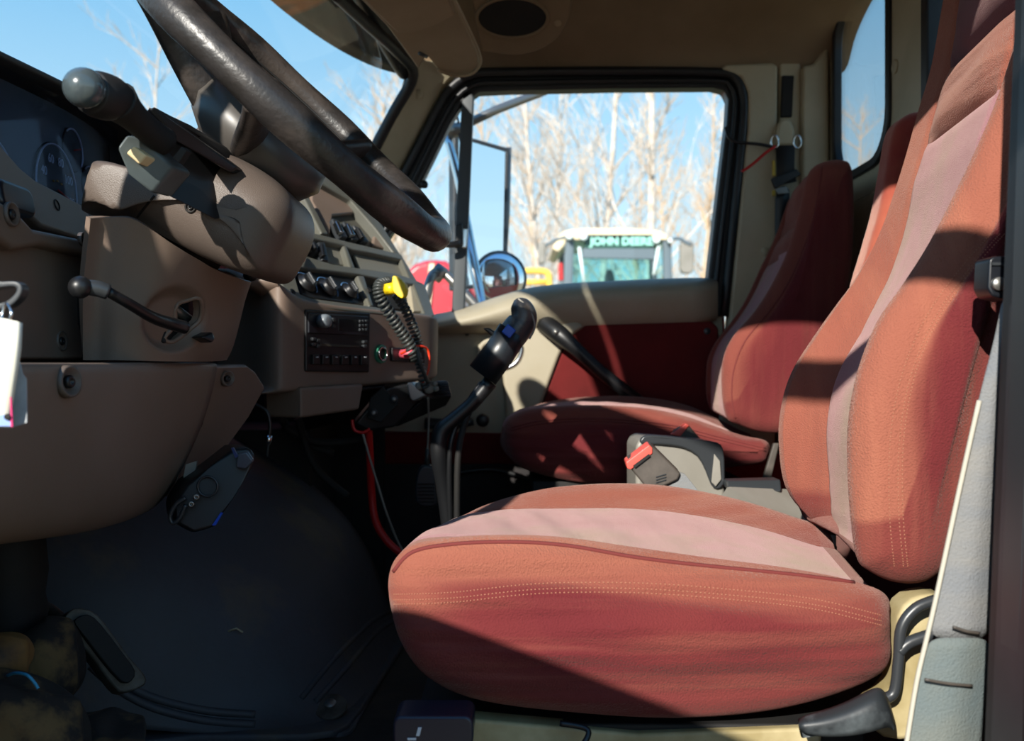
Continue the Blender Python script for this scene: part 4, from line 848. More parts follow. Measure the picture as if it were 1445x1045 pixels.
for q in ((444, 478), (450, 480), (444, 486), (450, 488), (516, 482), (516, 488)): pslab('button', lp, [(q[0]-2.3, q[1]-2), (q[0]+2.3, q[1]-2), (q[0]+2.3, q[1]+2.4), (q[0]-2.3, q[1]+2.4)], .006, M['grey'], rf, off=.014, bevel=.001)
for i in range(6):
    x = 447+i*13.6; kk = pslab('preset_key', lp, [(x-4.8, 500+i*.2), (x+4.8, 500+i*.2), (x+4.8, 514+i*.2), (x-4.8, 514+i*.2)], .008, M['blackp'], rf, off=.0135, bevel=.0015)
    pslab('key_mark', lp, [(x-.5, 503), (x+2.6, 503), (x+2.6, 504.4), (x-.5, 504.4)], .001, M['white'], kk, off=.0142, bevel=0)
# ================================================================ STEERING COLUMN AND WHEEL
sc_ = thing('steering_housing', R(-.42, 1.25, .1), 'taupe steering column shroud with switch box and tilt lever under the wheel', 'steering column')
hubc0 = R(-.32, 1.25, .26)
rt_ = [(128, 308, 1.10), (150, 307, 1.115), (190, 310, 1.12), (245, 345, 1.15), (300, 378, 1.21), (340, 394, 1.29), (354, 398, 1.36), (352, 396, 1.44)]
rm1 = [(118, 400, 1.12), (140, 400, 1.135), (175, 400, 1.14), (228, 408, 1.16), (280, 425, 1.22), (318, 436, 1.29), (338, 440, 1.36), (342, 440, 1.44)]
rm2 = [(117, 470, 1.14), (138, 470, 1.15), (168, 470, 1.15), (215, 472, 1.17), (265, 478, 1.22), (302, 484, 1.29), (322, 486, 1.36), (330, 486, 1.44)]
rbm = [(117, 508, 1.15), (138, 508, 1.155), (165, 508, 1.155), (210, 509, 1.175), (255, 510, 1.22), (288, 510, 1.29), (308, 509, 1.36), (320, 508, 1.44)]
lc = grid('lower_cover', PG([rt_, rm1, rm2, rbm]), M['taupe'], sc_, dens=14, solid=.008)
for vt in lc.data.vertices:
    q_ = vt.co+wloc(lc); px_ = CX+q_.x/q_.y*F; py_ = CY-(q_.z-EZ)/q_.y*F
    e1 = ((px_-247)*.8+(py_-450)*.3)/36; e2 = ((py_-450)*.85-(px_-247)*.25)/40; k_ = math.sqrt(e1*e1+e2*e2)
    vt.co += Vector((-.75, .62, 0))*.017*(1-smst(.72, 1.12, k_))
tube('column_core', [R(-.75, 1.25, -.10), R(-.42, 1.26, .14), hubc0], .055, M['blackm'], sc_)
# opening for the tilt lever: cut through the cover, with a dark mechanism behind
cut_c = (267, 449)
hl = Hit([lc]); hp_, hn_ = hl.at(262, 448)
q = [hl.at(x, y, 0)[0] for x, y in cr_pts] if False else [hl.at(v.x, v.y, 0)[0] for v in cr1([(248, 432, 0), (262, 424, 0), (282, 421, 0), (283, 448, 0), (268, 464, 0), (243, 482, 0), (232, 476, 0), (246, 458, 0)], 3, True)]
cutter = slab('cut', [v-hn_*.03 for v in q], hn_*.08, M['blackm'], None, bevel=0)
bm_ = lc.modifiers.new('cut', 'BOOLEAN'); bm_.object = cutter; bm_.operation = 'DIFFERENCE'; bm_.solver = 'EXACT'
dg = bpy.context.evaluated_depsgraph_get(); me_ = bpy.data.meshes.new_from_object(lc.evaluated_get(dg)); lc.modifiers.clear(); lc.data = me_
if len(lc.data.materials) == 0: lc.data.materials.append(M['taupe'])
me_.polygons.foreach_set('use_smooth', [True]*len(me_.polygons)); me_.set_sharp_from_angle(angle=math.radians(55))
bpy.data.objects.remove(cutter)
tube('opening_lip', [v+hn_*.0 for v in q], .0028, M['taupe'], lc, closed=True)
box('tilt_mechanism', hp_-hn_*.055, (.07, .09, .09), M['blackm'], sc_)
tube('pivot_rod', [hp_-hn_*.02+Vector((0, -.01, .01)), hp_-hn_*.03+Vector((.02, .04, -.01))], .006, M['steel'], sc_)
tl = tube('tilt_lever', [P(262, 462, 1.16), P(240, 456, 1.14), P(214, 447, 1.10), P(180, 427, 1.06), P(152, 411, 1.04)], [.0075, .0072, .0065, .0058, .0055], M['blackp'], sc_, sm=4)
tube('lever_sleeve', [P(153, 412, 1.04), P(138, 407, 1.035), P(122, 405, 1.03)], [.008, .0085, .008], M['grey'], tl, sm=3)
lathe('lever_knob', P(113, 405, 1.025), (1, 0, 0), ball(.0115, 10), M['blackp'], tl, res=20)
slab('release_tab', [P(284, 475, 1.215), P(300, 467, 1.235), P(305, 478, 1.235), P(300, 484, 1.23)], (-.02, .02, 0), M['blackp'], sc_)
# upper shroud
def infl(name, pts, Ym, hw, m, parent, sh=(0, 0), r=None, taper=.8):
    L = XZ(pts, Ym); return L
US = [(128, 302), (150, 268), (200, 238), (262, 215), (330, 222), (385, 250), (417, 282), (421, 320), (402, 362), (382, 390), (350, 389), (300, 369), (245, 341), (190, 308), (160, 306)]
a_ = XZ(US, 1.20); cx = sum(x for x, z in a_)/len(a_); cz = sum(z for x, z in a_)/len(a_)
sp_ = pillow([(cx+(x-cx)*1.0, cz+(z-cz)*1.0) for x, z in a_], [(cx+(x-cx)*.95, cz+(z-cz)*.95) for x, z in a_], 1.13, 1.37, lambda i, f, p: Vector(), r=.055, bulge=.006, n=90, nf=16)
ush = build_pillow(sp_, lambda i, f, c: 'upper_shroud', {'upper_shroud': M['taupe2']}, sc_, 'upper_shroud')['upper_shroud']
hs_ = Hit([ush])
h = hs_.at(269, 292); 
if h: tube('shroud_screw', [h[0]+(Vector((0, 1, 0)).cross(h[1]).normalized()*math.cos(a)+h[1].cross(Vector((0, 1, 0)).cross(h[1])).normalized()*math.sin(a))*.0055 for a in [k*.4 for k in range(16)]], .0012, M['blackm'], ush, closed=True); screw(h[0], h[1], .0035, ush)
L = hs_.line([(194, 306), (205, 292), (218, 276)], 5, .0003)
if len(L) > 3: tube('split_line', L, .0014, M['blackm'], ush, res=6)
# switch box, trailer-brake lever with big ball, cream button
bx_n = Vector((-.15, -.95, .25)).normalized()
sw = thing('stalk_switch', P(245, 215, 1.07), 'black stalk lever with large grey ball knob and cream button box', 'lever')
sbx = slab('switch_box', [P(*q) for q in ((168, 207, 1.02), (190, 184, 1.03), (208, 152, 1.05), (216, 152, 1.05), (268, 175, 1.12), (330, 235, 1.16), (328, 243, 1.16), (308, 258, 1.14), (236, 276, 1.05), (180, 238, 1.02))], (.03, .07, -.015), M['blackp'], sw, bevel=.004)
fpl = slab('switch_plate', [P(*q) for q in ((163, 208, 1.0), (178, 188, 1.005), (200, 196, 1.01), (246, 236, 1.03), (214, 274, 1.03), (180, 246, 1.005))], (.01, .03, 0), mat('worn_plate', '3e4546', .4, '525a5a', 12), sw, bevel=.004)
slab('top_plate', [P(*q) for q in ((206, 150, 1.03), (217, 153, 1.03), (336, 236, 1.13), (326, 244, 1.13), (250, 200, 1.05))], (0, .05, .002), M['blackp'], sbx, bevel=.003)
slab('cream_button', [P(*q) for q in ((177, 216, .998), (188, 205, .998), (207, 219, 1.002), (196, 232, 1.002))], (.003, .02, 0), M['cream'], fpl, bevel=.002)
stk_ = tube('stalk', [P(232, 200, 1.03), P(205, 180, 1.0), P(183, 160, .975), P(165, 142, .955)], [.0145, .0135, .0150, .020], M['blackm'], sw, sm=4, res=16)
tube('knob_collar', [P(172, 148, .96), P(158, 140, .95), P(140, 134, .935), P(128, 130, .925)], [.0165, .0205, .0215, .0195], mat('knob_rubber', '1b1a1a', .6), stk_, sm=4, res=20)
lathe('ball_knob', P(119, 124, .91), (-.7, -.5, .2), [(r_*.97, h_) for r_, h_ in ball(.0185, 14)], mat('grey_knob', '4b5558', .22, '3f484b', 30, coat=.4), stk_, res=32)
slab('dark_socket', [P(*q) for q in ((243, 222, 1.018), (256, 206, 1.018), (264, 212, 1.02), (252, 230, 1.02))], (.002, .01, 0), M['blackm'], sbx, bevel=.001)
# wheel
sw_ = thing('steering_wheel', R(-.268, 1.25, .329), 'large worn dark leather steering wheel seen nearly edge-on', 'steering wheel')
n_ = Vector((.69, -.116, .72)).normalized(); C_ = R(-.268, 1.25, .329); u_ = (Vector((.72, 0, -.69))); u_ = (u_-n_*u_.dot(n_)).normalized(); v_ = n_.cross(u_)
Rw = .235
rim = []; rr_ = []
for k in range(72):
    a = 2*math.pi*k/72; rim.append(C_+u_*math.cos(a)*Rw+v_*math.sin(a)*Rw); rr_.append(.0205+.0012*math.sin(a*9))
tube('rim', rim, rr_, M['leather'], sw_, res=18, closed=True)
tube('rim_seam', [C_+(u_*math.cos(a)+v_*math.sin(a))*(Rw-.0195)+n_*-.006 for a in [2*math.pi*k/90 for k in range(90)]], .0018, M['blackm'], sw_, closed=True, res=6)
hubc = C_-n_*.075
hub = lathe('hub', hubc, n_, [(.055, -.03), (.085, -.01), (.095, .012), (.088, .035), (.06, .045), (.01, .047)], M['hubg'], sw_, res=36)
lathe('horn_pad', hubc+n_*.045, n_, [(.06, 0), (.055, .012), (.03, .018), (.001, .019)], M['leather'], hub, res=30)
for k, a in enumerate((math.radians(-78), math.radians(78), math.radians(-150), math.radians(150))):
    d_ = u_*math.cos(a)+v_*math.sin(a)
    pa = [hubc+d_*.06+n_*.01, hubc+d_*.12+n_*.03, hubc+d_*.18+n_*.055, C_+d_*(Rw-.008)]
    tube('spoke', pa, [.030, .024, .022, .024], M['leather'], sw_, sm=5, res=14, sy=.55)
lathe('column_neck', hubc-n_*.10, n_, [(.07, 0), (.066, .03), (.062, .09)], M['taupe2'], sc_, res=30)
# ================================================================ FOOTWELL
em = thing('engine_cover', R(-.5, 1.75, -.54), 'dusty blue-black rubber covered engine hump beyond the pedals', 'engine cover')
hr = [[(-.235, 1.50, -.535), (-.235, 1.58, -.535), (-.23, 1.66, -.535), (-.22, 1.85, -.535), (-.215, 2.1, -.535)],
 [(-.27, 1.50, -.533), (-.265, 1.57, -.528), (-.26, 1.66, -.515), (-.255, 1.85, -.50), (-.25, 2.1, -.50)],
 [(-.33, 1.495, -.533), (-.31, 1.55, -.515), (-.285, 1.63, -.43), (-.28, 1.85, -.395), (-.28, 2.1, -.395)],
 [(-.42, 1.49, -.53), (-.39, 1.53, -.50), (-.36, 1.58, -.36), (-.335, 1.80, -.30), (-.335, 2.1, -.30)],
 [(-.52, 1.47, -.52), (-.50, 1.49, -.46), (-.46, 1.54, -.29), (-.44, 1.75, -.205), (-.44, 2.1, -.205)],
 [(-.66, 1.42, -.48), (-.64, 1.43, -.40), (-.62, 1.48, -.24), (-.60, 1.70, -.11), (-.60, 2.1, -.11)],
 [(-.88, 1.38, -.42), (-.88, 1.39, -.34), (-.88, 1.45, -.18), (-.88, 1.66, -.02), (-.88, 2.1, 0)]]
hm = grid('rubber_cover', [[R(*q) for q in r] for r in hr], M['mat'], em, sub=3, solid=.012)
H_ = Hit([hm])
for off in (0, 14):
    L = H_.line([(128, 925+off), (170, 960+off), (220, 985+off), (290, 1002+off), (360, 1008+off)], 8, 0)
    if len(L) > 4: tube('moulded_rib', L, .006, M['mat'], hm, res=8)
for pts in ([(425, 985), (470, 930), (520, 880), (550, 862)], [(445, 990), (490, 940), (530, 893), (556, 875)]):
    L = H_.line(pts, 8, -.001)
    if len(L) > 4: tube('moulded_rib', L, .005, M['mat'], hm, res=8)
fo = slab('floor_mat_flange', [R(-.245, 1.52, -.539), R(-.26, 1.495, -.539), R(-.30, 1.48, -.539), R(-.46, 1.475, -.539), R(-.56, 1.44, -.539), R(-.70, 1.36, -.539), R(-.80, 1.6, -.539), R(-.215, 2.1, -.539), R(-.205, 2.05, -.539), R(-.235, 1.6, -.539)], (0, 0, .012), M['mat'], em, bevel=.004)
disc('mat_washer', R(-.278, 1.56, -.512), (.0, -.5, 1), .026, .006, M['mudm'], em); disc('washer_bolt', R(-.278, 1.56, -.507), (0, -.5, 1), .009, .006, M['steel'], em)
h = H_.at(322, 890)
if h: tube('dry_twig', [h[0], h[0]+Vector((.012, 0, .004)), h[0]+Vector((.022, 0, -.002))], .0015, mat('straw', 'b8ae90', .9), em, res=5)
tb = grid('toe_board', [[R(-.52, y, -.545) for y in (.80, 1.1, 1.45)], [R(-.62, y, -.50) for y in (.80, 1.1, 1.44)], [R(-.80, y, -.30) for y in (.80, 1.1, 1.40)], [R(-.90, y, .0) for y in (.80, 1.1, 1.40)]], M['floor'], em, sub=2, solid=.01)
pd = thing('brake_pedal', P(150, 915, 1.28), 'slanted muddy foot pedal with black rubber pad at the lower left', 'pedal')
slab('pedal_plate', cr1([P(*q) for q in ((92, 870, 1.26), (104, 858, 1.26), (128, 860, 1.27), (150, 880, 1.275), (182, 925, 1.285), (204, 950, 1.29), (205, 966, 1.29), (176, 977, 1.28), (160, 968, 1.275), (126, 922, 1.26), (96, 886, 1.25))], 2, True), (-.018, .022, -.01), M['mudm'], pd, bevel=.004)
slab('rubber_pad', cr1([P(*q) for q in ((106, 874, 1.25), (124, 866, 1.255), (144, 882, 1.26), (176, 924, 1.27), (191, 946, 1.275), (186, 960, 1.272), (172, 962, 1.268), (142, 928, 1.256), (110, 884, 1.245))], 2, True), (-.008, .012, -.004), M['blackm'], pd, bevel=.002)
tube('pedal_arm', [P(105, 895, 1.30), P(70, 862, 1.34), P(35, 845, 1.38)], .010, M['mudm'], pd, sm=3)
shf = thing('steering_shaft', P(15, 830, 1.30), 'greasy dark steering shaft boot at the left edge under the dash', 'steering shaft')
lathe('shaft_boot', P(8, 760, 1.25), (0, .05, -1), [(.035, -.04), (.045, 0), (.048, .04), (.043, .07), (.047, .09), (.04, .12), (.03, .14)], M['blackm'], shf)
tube('shaft', [P(8, 740, 1.25), P(10, 900, 1.27), P(12, 1010, 1.29)], .012, M['blackm'], shf); lathe('shaft_nut', P(8, 862, 1.235), (0, -1, 0), [(.006, 0), (.006, .008), (.003, .01)], M['steel'], shf)
def boot(pts, Y, hw, m, nm, label):
    t = thing(nm, P(pts[0][0], pts[0][1], Y), label, 'boot', 'muddy work boots on the floor')
    L = XZ(pts, Y); s_ = pillow(L, L, Y-hw, Y+hw, lambda i, f, p: Vector((.004*math.sin(p.x*160+f*9), 0, .005*math.sin(p.z*140+f*7))), r=hw*.75, bulge=.01, n=72, nf=12)
    build_pillow(s_, lambda i, f, c: 'leather_upper', {'leather_upper': m}, t, 'leather_upper'); return t
b1 = boot([(30, 900), (60, 878), (92, 884), (108, 915), (112, 955), (98, 985), (70, 1000), (30, 990), (18, 940)], 1.22, .05, M['mud'], 'work_boot', 'dark rounded muddy boot toe behind the others, next to the pedal')
b2 = boot([(-60, 905), (-10, 896), (22, 899), (38, 920), (34, 942), (14, 954), (-30, 958), (-70, 940)], 1.10, .04, M['tan'], 'work_boot', 'tan leather boot toe at the left edge, topmost of the muddy boots')
b3 = boot([(-60, 960), (-10, 950), (40, 960), (85, 985), (110, 1015), (118, 1060), (90, 1110), (-40, 1120), (-90, 1040)], 1.05, .05, M['mud'], 'work_boot', 'large dark and tan muddy boot in the lower left corner')
tube('blue_lace', [P(10, 953, 1.045), P(22, 949, 1.03), P(38, 952, 1.02), P(48, 962, 1.02), P(54, 971, 1.02)], .0016, mat('lace_blue', '2f8fb8', .6), b3, sm=4)
mm = thing('muddy_rag', P(150, 1030, 1.12), 'crumpled mud-caked rag lying on the floor right of the boots', 'rag')
rg = random.Random(5)
grid('cloth', [[P(95+i*22, 1000+j*16+rg.uniform(-8, 8), 1.18-.03*j+rg.uniform(-.015, .015)) for i in range(6)] for j in range(6)], M['mud'], mm, sub=3, solid=.008)
# ---------------- brake controller box under the dash
bc = thing('brake_controller', P(300, 690, 1.30), 'black box with round lens and screws hung below the knee panel', 'controller')
YB = 1.30
body = slab('body', [P(*q) for q in ((243, 712, YB), (262, 682, YB), (292, 662, YB), (330, 632, YB+.02), (352, 630, YB+.03), (362, 642, YB+.03), (356, 662, YB+.02), (332, 700, YB), (302, 745, YB-.01), (272, 753, YB-.01), (246, 738, YB))], (-.03, .06, .0), M['blackp'], bc, bevel=.006)
tube('dial_ring', [P(293+14*math.cos(a), 686+14*math.sin(a), YB-.006) for a in [k*math.pi/12 for k in range(24)]], .0016, M['grey'], body, closed=True)
for x, y in ((277, 701), (270, 711)): screw(P(x, y, YB-.012), (.2, -1, 0), .0042, body, M['steel'])
tube('hook', [P(262, 702, YB-.01), P(248, 712, YB-.012), P(240, 728, YB-.012), P(244, 738, YB-.012), P(254, 730, YB-.012), P(262, 712, YB-.012)], .0028, M['grey'], bc, sm=5)
slab('clear_end', [P(*q) for q in ((334, 640, YB), (348, 636, YB), (358, 650, YB), (346, 662, YB), (332, 660, YB))], (-.0, .01, 0), mat('smoke_lens', '4a4f58', .25), bc, bevel=.003)
slab('blue_edge', [P(*q) for q in ((326, 632, YB-.002), (329, 631, YB-.002), (336, 644, YB-.002), (332, 646, YB-.002))], (0, .004, 0), mat('navy_edge', '2a3a66', .4), bc, bevel=0)
slab('blue_label', [P(*q) for q in ((311, 723, YB-.012), (314, 724, YB-.012), (304, 741, YB-.012), (299, 741, YB-.012))], (0, .004, 0), M['blue'], bc, bevel=0)
slab('hanger', [P(262, 655, YB+.04), P(278, 650, YB+.04), P(270, 690, YB+.04), P(256, 690, YB+.04)], (0, .004, 0), M['greyl'], bc, bevel=0)
# ---------------- loose wires under the dash
def wire(nm, pts, r, m, label, cat='wire', sm=6, **k):
    o = tube(nm, [P(*q) for q in pts], r, m, None, sm=sm, res=7); tag(o, label, cat, **k); return o
wire('red_cable', [(520, 600, 1.9), (522, 640, 1.92), (524, 690, 1.95), (530, 735, 1.95), (548, 765, 1.95), (572, 785, 1.95)], .0075, M['wire_red'], 'thick red cable dropping below the radio transceiver to the floor')
wire('grey_cable', [(512, 612, 1.85), (520, 640, 1.86), (532, 680, 1.87), (546, 725, 1.88), (562, 765, 1.9), (580, 795, 1.9)], .0022, M['greyl'], 'thin grey cable running beside the thick red cable')
wire('red_loop', [(497, 592, 1.85), (500, 606, 1.85), (512, 610, 1.85), (522, 605, 1.85)], .003, M['wire_red'], 'small red wire loop hanging at the rear of the transceiver')
wire('antenna_lead', [(360, 570, 1.6), (376, 580, 1.6), (381, 598, 1.6), (380, 614, 1.6)], .003, M['blackp'], 'thin antenna lead with a bare metal plug under the dash')
apl = bpy.data.objects['antenna_lead']; lathe('metal_plug', P(380, 614, 1.6), P(377, 640, 1.6)-P(380, 614, 1.6), [(.005, 0), (.0055, .008), (.004, .012), (.0022, .016), (.002, .032), (.0008, .034)], M['chrome'], apl, res=14)
for i, (a, b) in enumerate((((380, 560), (470, 640)), ((400, 600), (520, 620)), ((420, 590), (490, 700)))):
    wire('black_harness', [(a[0], a[1], 1.95), ((a[0]+b[0])/2-10, (a[1]+b[1])/2+14, 1.97), (b[0], b[1], 2.0)], .008, M['blackm'], ('black wiring harness under the dash, topmost of three', 'black wiring harness under the dash, running furthest right of three', 'black wiring harness under the dash, steepest and lowest of three')[i])
box('passenger_footwell', R(-.66, 2.25, -.33), (.5, .36, .42), M['blackm'], em)
box('footwell_side', R(-.60, 2.405, -.27), (.60, .02, .54), M['blackm'], em)
# ---------------- two-way radio, microphone, coiled cord, yellow plug
cb = thing('two_way_radio', P(560, 570, 1.93), 'black two-way radio transceiver slung at an angle below the fascia', 'radio')
cbb = slab('case', [P(*q) for q in ((500, 597, 1.88), (530, 562, 1.88), (548, 547, 1.88), (577, 541, 1.90), (596, 562, 1.92), (558, 602, 1.90), (520, 608, 1.88))], (-.02, .12, .0), M['blackp'], cb, bevel=.005)
slab('mount_bracket', [P(*q) for q in ((522, 561, 1.868), (540, 545, 1.87), (562, 570, 1.87), (538, 596, 1.87), (518, 590, 1.868))], (0, .008, 0), M['blackm'], cb, bevel=.002)
for x, y in ((556, 563), (527, 582)):
    k = disc('bracket_knob', P(x, y, 1.862), (.1, -1, .1), .0075, .008, M['grey'], cb); disc('knob_screw', P(x, y, 1.860), (.1, -1, .1), .004, .003, M['steel'], k)
slab('silver_front', [P(*q) for q in ((573, 541, 1.875), (580, 538, 1.875), (601, 558, 1.88), (583, 566, 1.88), (578, 562, 1.88))], (.02, .10, 0), mat('silver_paint', 'a5a8a8', .35, metal=.5), cb, bevel=.003)
fr = slab('front_panel', [P(*q) for q in ((582, 540, 1.90), (632, 537, 1.93), (638, 558, 1.93), (600, 564, 1.90))], (-.01, .05, 0), M['grey'], cb, bevel=.003)
for i in range(5): slab('grille_bar', [P(609+i*1, 540+i*4.4, 1.90), P(633+i*1, 540+i*4.4, 1.90), P(633+i, 541.8+i*4.4, 1.90), P(609+i, 541.8+i*4.4, 1.90)], (0, .02, 0), M['blackp'], fr, bevel=.001)
slab('case_bottom', [P(*q) for q in ((598, 562, 1.91), (638, 558, 1.93), (630, 572, 1.95), (560, 602, 1.93), (556, 600, 1.91))], (-.02, .08, 0), M['blackp'], cb, bevel=.003)
for x, y, r in ((590, 545, .0075), (603, 549, .009), (611, 542, .005), (613, 549, .005)): tube('control_knob', [P(x, y, 1.90), P(x+3, y-1, 1.87)], r, M['greyl'], fr, res=12)
def coil(pts, R0, r, turns, nm, m, par=None):
    c = cr1([P(*q) for q in pts], 40); fr_ = frames(c); n = turns*9; out = []
    for i in range(n+1):
        t = i/n*(len(c)-1); k = min(int(t), len(c)-2); p = c[k].lerp(c[k+1], t-k); T_, u, v = fr_[k]; a = i/9*2*math.pi; out.append(p+u*math.cos(a)*R0+v*math.sin(a)*R0)
    return tube(nm, out, r, m, par, res=6)
M['cord'] = mat('cord_grey', '3a3e3c', .4)
cc_ = thing('coiled_cord', P(560, 460, 1.84), 'grey coiled microphone cord looped down from the yellow plug', 'cord')
coil([(548, 398, 1.82), (536, 402, 1.80), (537, 420, 1.80), (556, 452, 1.83), (574, 480, 1.85), (588, 506, 1.86)], .0088, .0030, 26, 'coil', M['cord'], cc_)
coil([(560, 416, 1.86), (574, 440, 1.88), (586, 470, 1.90), (592, 496, 1.90)], .0075, .0027, 16, 'coil', M['cord'], cc_)
coil([(588, 500, 1.86), (594, 520, 1.86), (600, 545, 1.87)], .0065, .0026, 9, 'coil', M['cord'], cc_)
tube('cord_tail', [P(588, 490, 1.84), P(594, 515, 1.84), P(604, 540, 1.86)], .0036, M['cord'], cc_, sm=4)
yp = thing('yellow_plug', P(560, 404, 1.80), 'bright yellow square trailer plug hooked in the coiled cord', 'plug')
slab('cap', cr1([P(*q) for q in ((553, 391, 1.775), (558, 389, 1.775), (571, 402, 1.77), (571, 415, 1.77), (566, 421, 1.77), (556, 413, 1.775), (553, 405, 1.775))], 2, True), (.005, .012, 0), M['yellow'], yp, bevel=.003)
tube('neck', [P(557, 406, 1.79), P(546, 409, 1.80)], .0105, M['yellow'], yp)
tube('flange', [P(549, 400, 1.795), P(551, 412, 1.795)], .009, M['yellow'], yp)
ph = thing('hand_microphone', P(602, 685, 1.95), 'black palm microphone hanging on a straight grey cord', 'microphone')
mb = slab('case', cr1([P(*q) for q in ((590, 662, 1.95), (602, 655, 1.95), (613, 662, 1.95), (617, 690, 1.95), (617, 710, 1.95), (608, 716, 1.95), (592, 714, 1.95), (586, 706, 1.95), (585, 685, 1.95))], 3, True), (0, .03, 0), M['grey'], ph, bevel=.006, seg=3)
for i in range(6): slab('grille_bar', [P(589, 682+i*5, 1.946), P(613, 682+i*5, 1.946), P(613, 684+i*5, 1.946), P(589, 684+i*5, 1.946)], (0, .006, 0), M['blackm'], mb, bevel=.0008)
tube('cord', [P(604, 560, 1.90), P(605, 590, 1.93), P(604, 620, 1.95), P(603, 640, 1.955)], .0022, M['greyl'], ph, sm=4); tube('strain_relief', [P(603, 632, 1.955), P(603, 658, 1.96)], [.0035, .006], M['cord'], ph)
tube('red_lead', [P(566, 499, 1.90), P(580, 492, 1.88), P(592, 488, 1.88), (P(604, 494, 1.9)), P(605, 520, 1.9), P(596, 540, 1.9), P(584, 556, 1.9)], .0022, mat('wire_orange', 'e03a18', .4), cb, sm=5)
# ---------------- gear shift
gs = thing('gear_shift', P(640, 720, 1.72), 'truck gear stick with grey knob and blue button in front of the passenger door', 'gear stick')
YG = 1.66
tube('sleeve', [P(681, 529, YG), P(705, 497, YG), P(724, 468, YG)], [.0265, .0262, .0255], mat('sleeve_grey', '1c2126', .35), gs, res=22)
kn = tube('knob', [P(716, 482, YG), P(728, 466, YG), P(738, 452, YG), P(738, 440, YG), P(732, 428, YG), (P(728, 422, YG))], [.0235, .0245, .0225, .0205, .0150, .004], mat('knob_worn', '33353a', .35, '5a534c', 26, lo=.5, hi=.6), gs, sm=5, res=22)
tube('knob_trim', [P(731, 421, YG-.012), P(744, 433, YG-.015), P(753, 450, YG-.016), P(754, 464, YG-.016), P(747, 478, YG-.016)], .0016, M['greyl'], kn, sm=5)
slab('blue_button', rrect(P(718, 467, YG-.0285), Vector((.75, 0, -.6)), Vector((.6, 0, .75)), .017, .017, .002), (0, .012, 0), M['blue'], gs, bevel=.002)
slab('splitter_lever', [P(681, 463, YG), P(690, 462, YG), (P(706, 472, YG)), P(702, 480, YG)], (0, .015, 0), M['blackp'], gs, bevel=.003)
tube('stick', [P(692, 538, YG), P(665, 570, YG), P(640, 592, YG), P(622, 610, YG), P(619, 640, YG), P(626, 690, YG+.02), P(634, 760, YG+.04), P(640, 900, YG+.08), P(645, 985, YG+.09)], [.0125, .0115, .0125, .014, .0135, .012, .012, .012, .012], M['blackp'], gs, sm=4)
tube('air_hose', [P(684, 538, YG), P(672, 560, YG), P(655, 600, YG), P(646, 650, YG), P(645, 760, YG+.03)], .0052, M['blackm'], gs, sm=5)
tube('air_hose', [P(680, 540, YG), P(662, 565, YG), P(642, 605, YG), P(634, 650, YG), P(636, 760, YG+.03)], .0045, M['blackp'], gs, sm=5)
# ---------------- console and buckles
co_ = thing('centre_console', P(960, 700, 1.80), 'pale grey console box between the seats with a dark rim', 'console')
slab('body', [P(*q) for q in ((897, 627, 1.76), (906, 617, 1.76), (1004, 624, 1.78), (1018, 632, 1.78), (1024, 700, 1.78), (1024, 800, 1.78), (897, 800, 1.76))], (0, .14, 0), M['greyl'], co_, bevel=.008, seg=3)
slab('dark_rim', cr1([P(*q) for q in ((904, 626, 1.755), (908, 615, 1.755), (930, 614, 1.755), (985, 620, 1.765), (1012, 624, 1.77), (1021, 634, 1.77), (1023, 660, 1.77), (1022, 683, 1.77), (1012, 690, 1.77), (1004, 684, 1.77), (996, 664, 1.77), (984, 643, 1.765), (962, 631, 1.76), (930, 627, 1.755))], 2, True), (0, .012, 0), M['grey'], co_, bevel=.004)
slab('pale_inset', [P(*q) for q in ((1008, 640, 1.764), (1016, 650, 1.764), (1018, 676, 1.764), (1010, 686, 1.764), (1004, 680, 1.764))], (0, .004, 0), M['greyl'], co_, bevel=.001)
slab('tray_top', [P(*q) for q in ((1024, 690, 1.62), (1030, 686, 1.80), (1130, 690, 1.80), (1180, 720, 1.62), (1180, 780, 1.60), (1000, 720, 1.60))], (0, .0, -.06), M['greyl'], co_, bevel=.004)
slab('tray_well', [P(*q) for q in ((1026, 678, 1.74), (1102, 676, 1.74), (1104, 694, 1.72), (1028, 691, 1.72))], (0, .04, 0), M['grey'], co_, bevel=.004)
slab('console_base', [R(.15, 1.62, -.54), R(.50, 1.62, -.54), R(.50, 1.62, -.27), R(.15, 1.62, -.27)], (0, .2, 0), M['grey'], co_, bevel=.01)
b1 = thing('seat_belt_buckle', P(922, 660, 1.62), 'black belt buckle with pale red button, nearer of two on the console', 'buckle')
e1, e2, e3, e4, e5 = P(884, 652, 1.62), P(918, 628, 1.62), P(960, 672, 1.62), P(930, 687, 1.62), P(898, 684, 1.62)
bb = slab('case', [P(884, 654, 1.62), P(887, 648, 1.62), P(917, 627, 1.62), P(924, 631, 1.62), P(961, 668, 1.62), P(957, 677, 1.62), P(925, 692, 1.62), P(915, 692, 1.62)], (0, .026, .004), M['buck'], b1, bevel=.004, seg=3)
slab('release_button', [P(883, 652, 1.617), P(916, 627, 1.617), P(921, 632, 1.617), P(921, 640, 1.617), P(890, 663, 1.617), P(885, 661, 1.617)], (0, .028, .004), M['buckred'], bb, bevel=.002)
slab('button_slot', [P(893, 657, 1.615), P(916, 640, 1.615), P(918, 643, 1.615), P(896, 660, 1.615)], (0, .004, 0), M['blackm'], bb, bevel=0)
slab('strap', [P(925, 692, 1.63), P(957, 665, 1.63), P(966, 668, 1.63), P(984, 690, 1.62), P(1000, 760, 1.62), P(950, 760, 1.62)], (0, .006, 0), M['belt'], b1, bevel=.001)
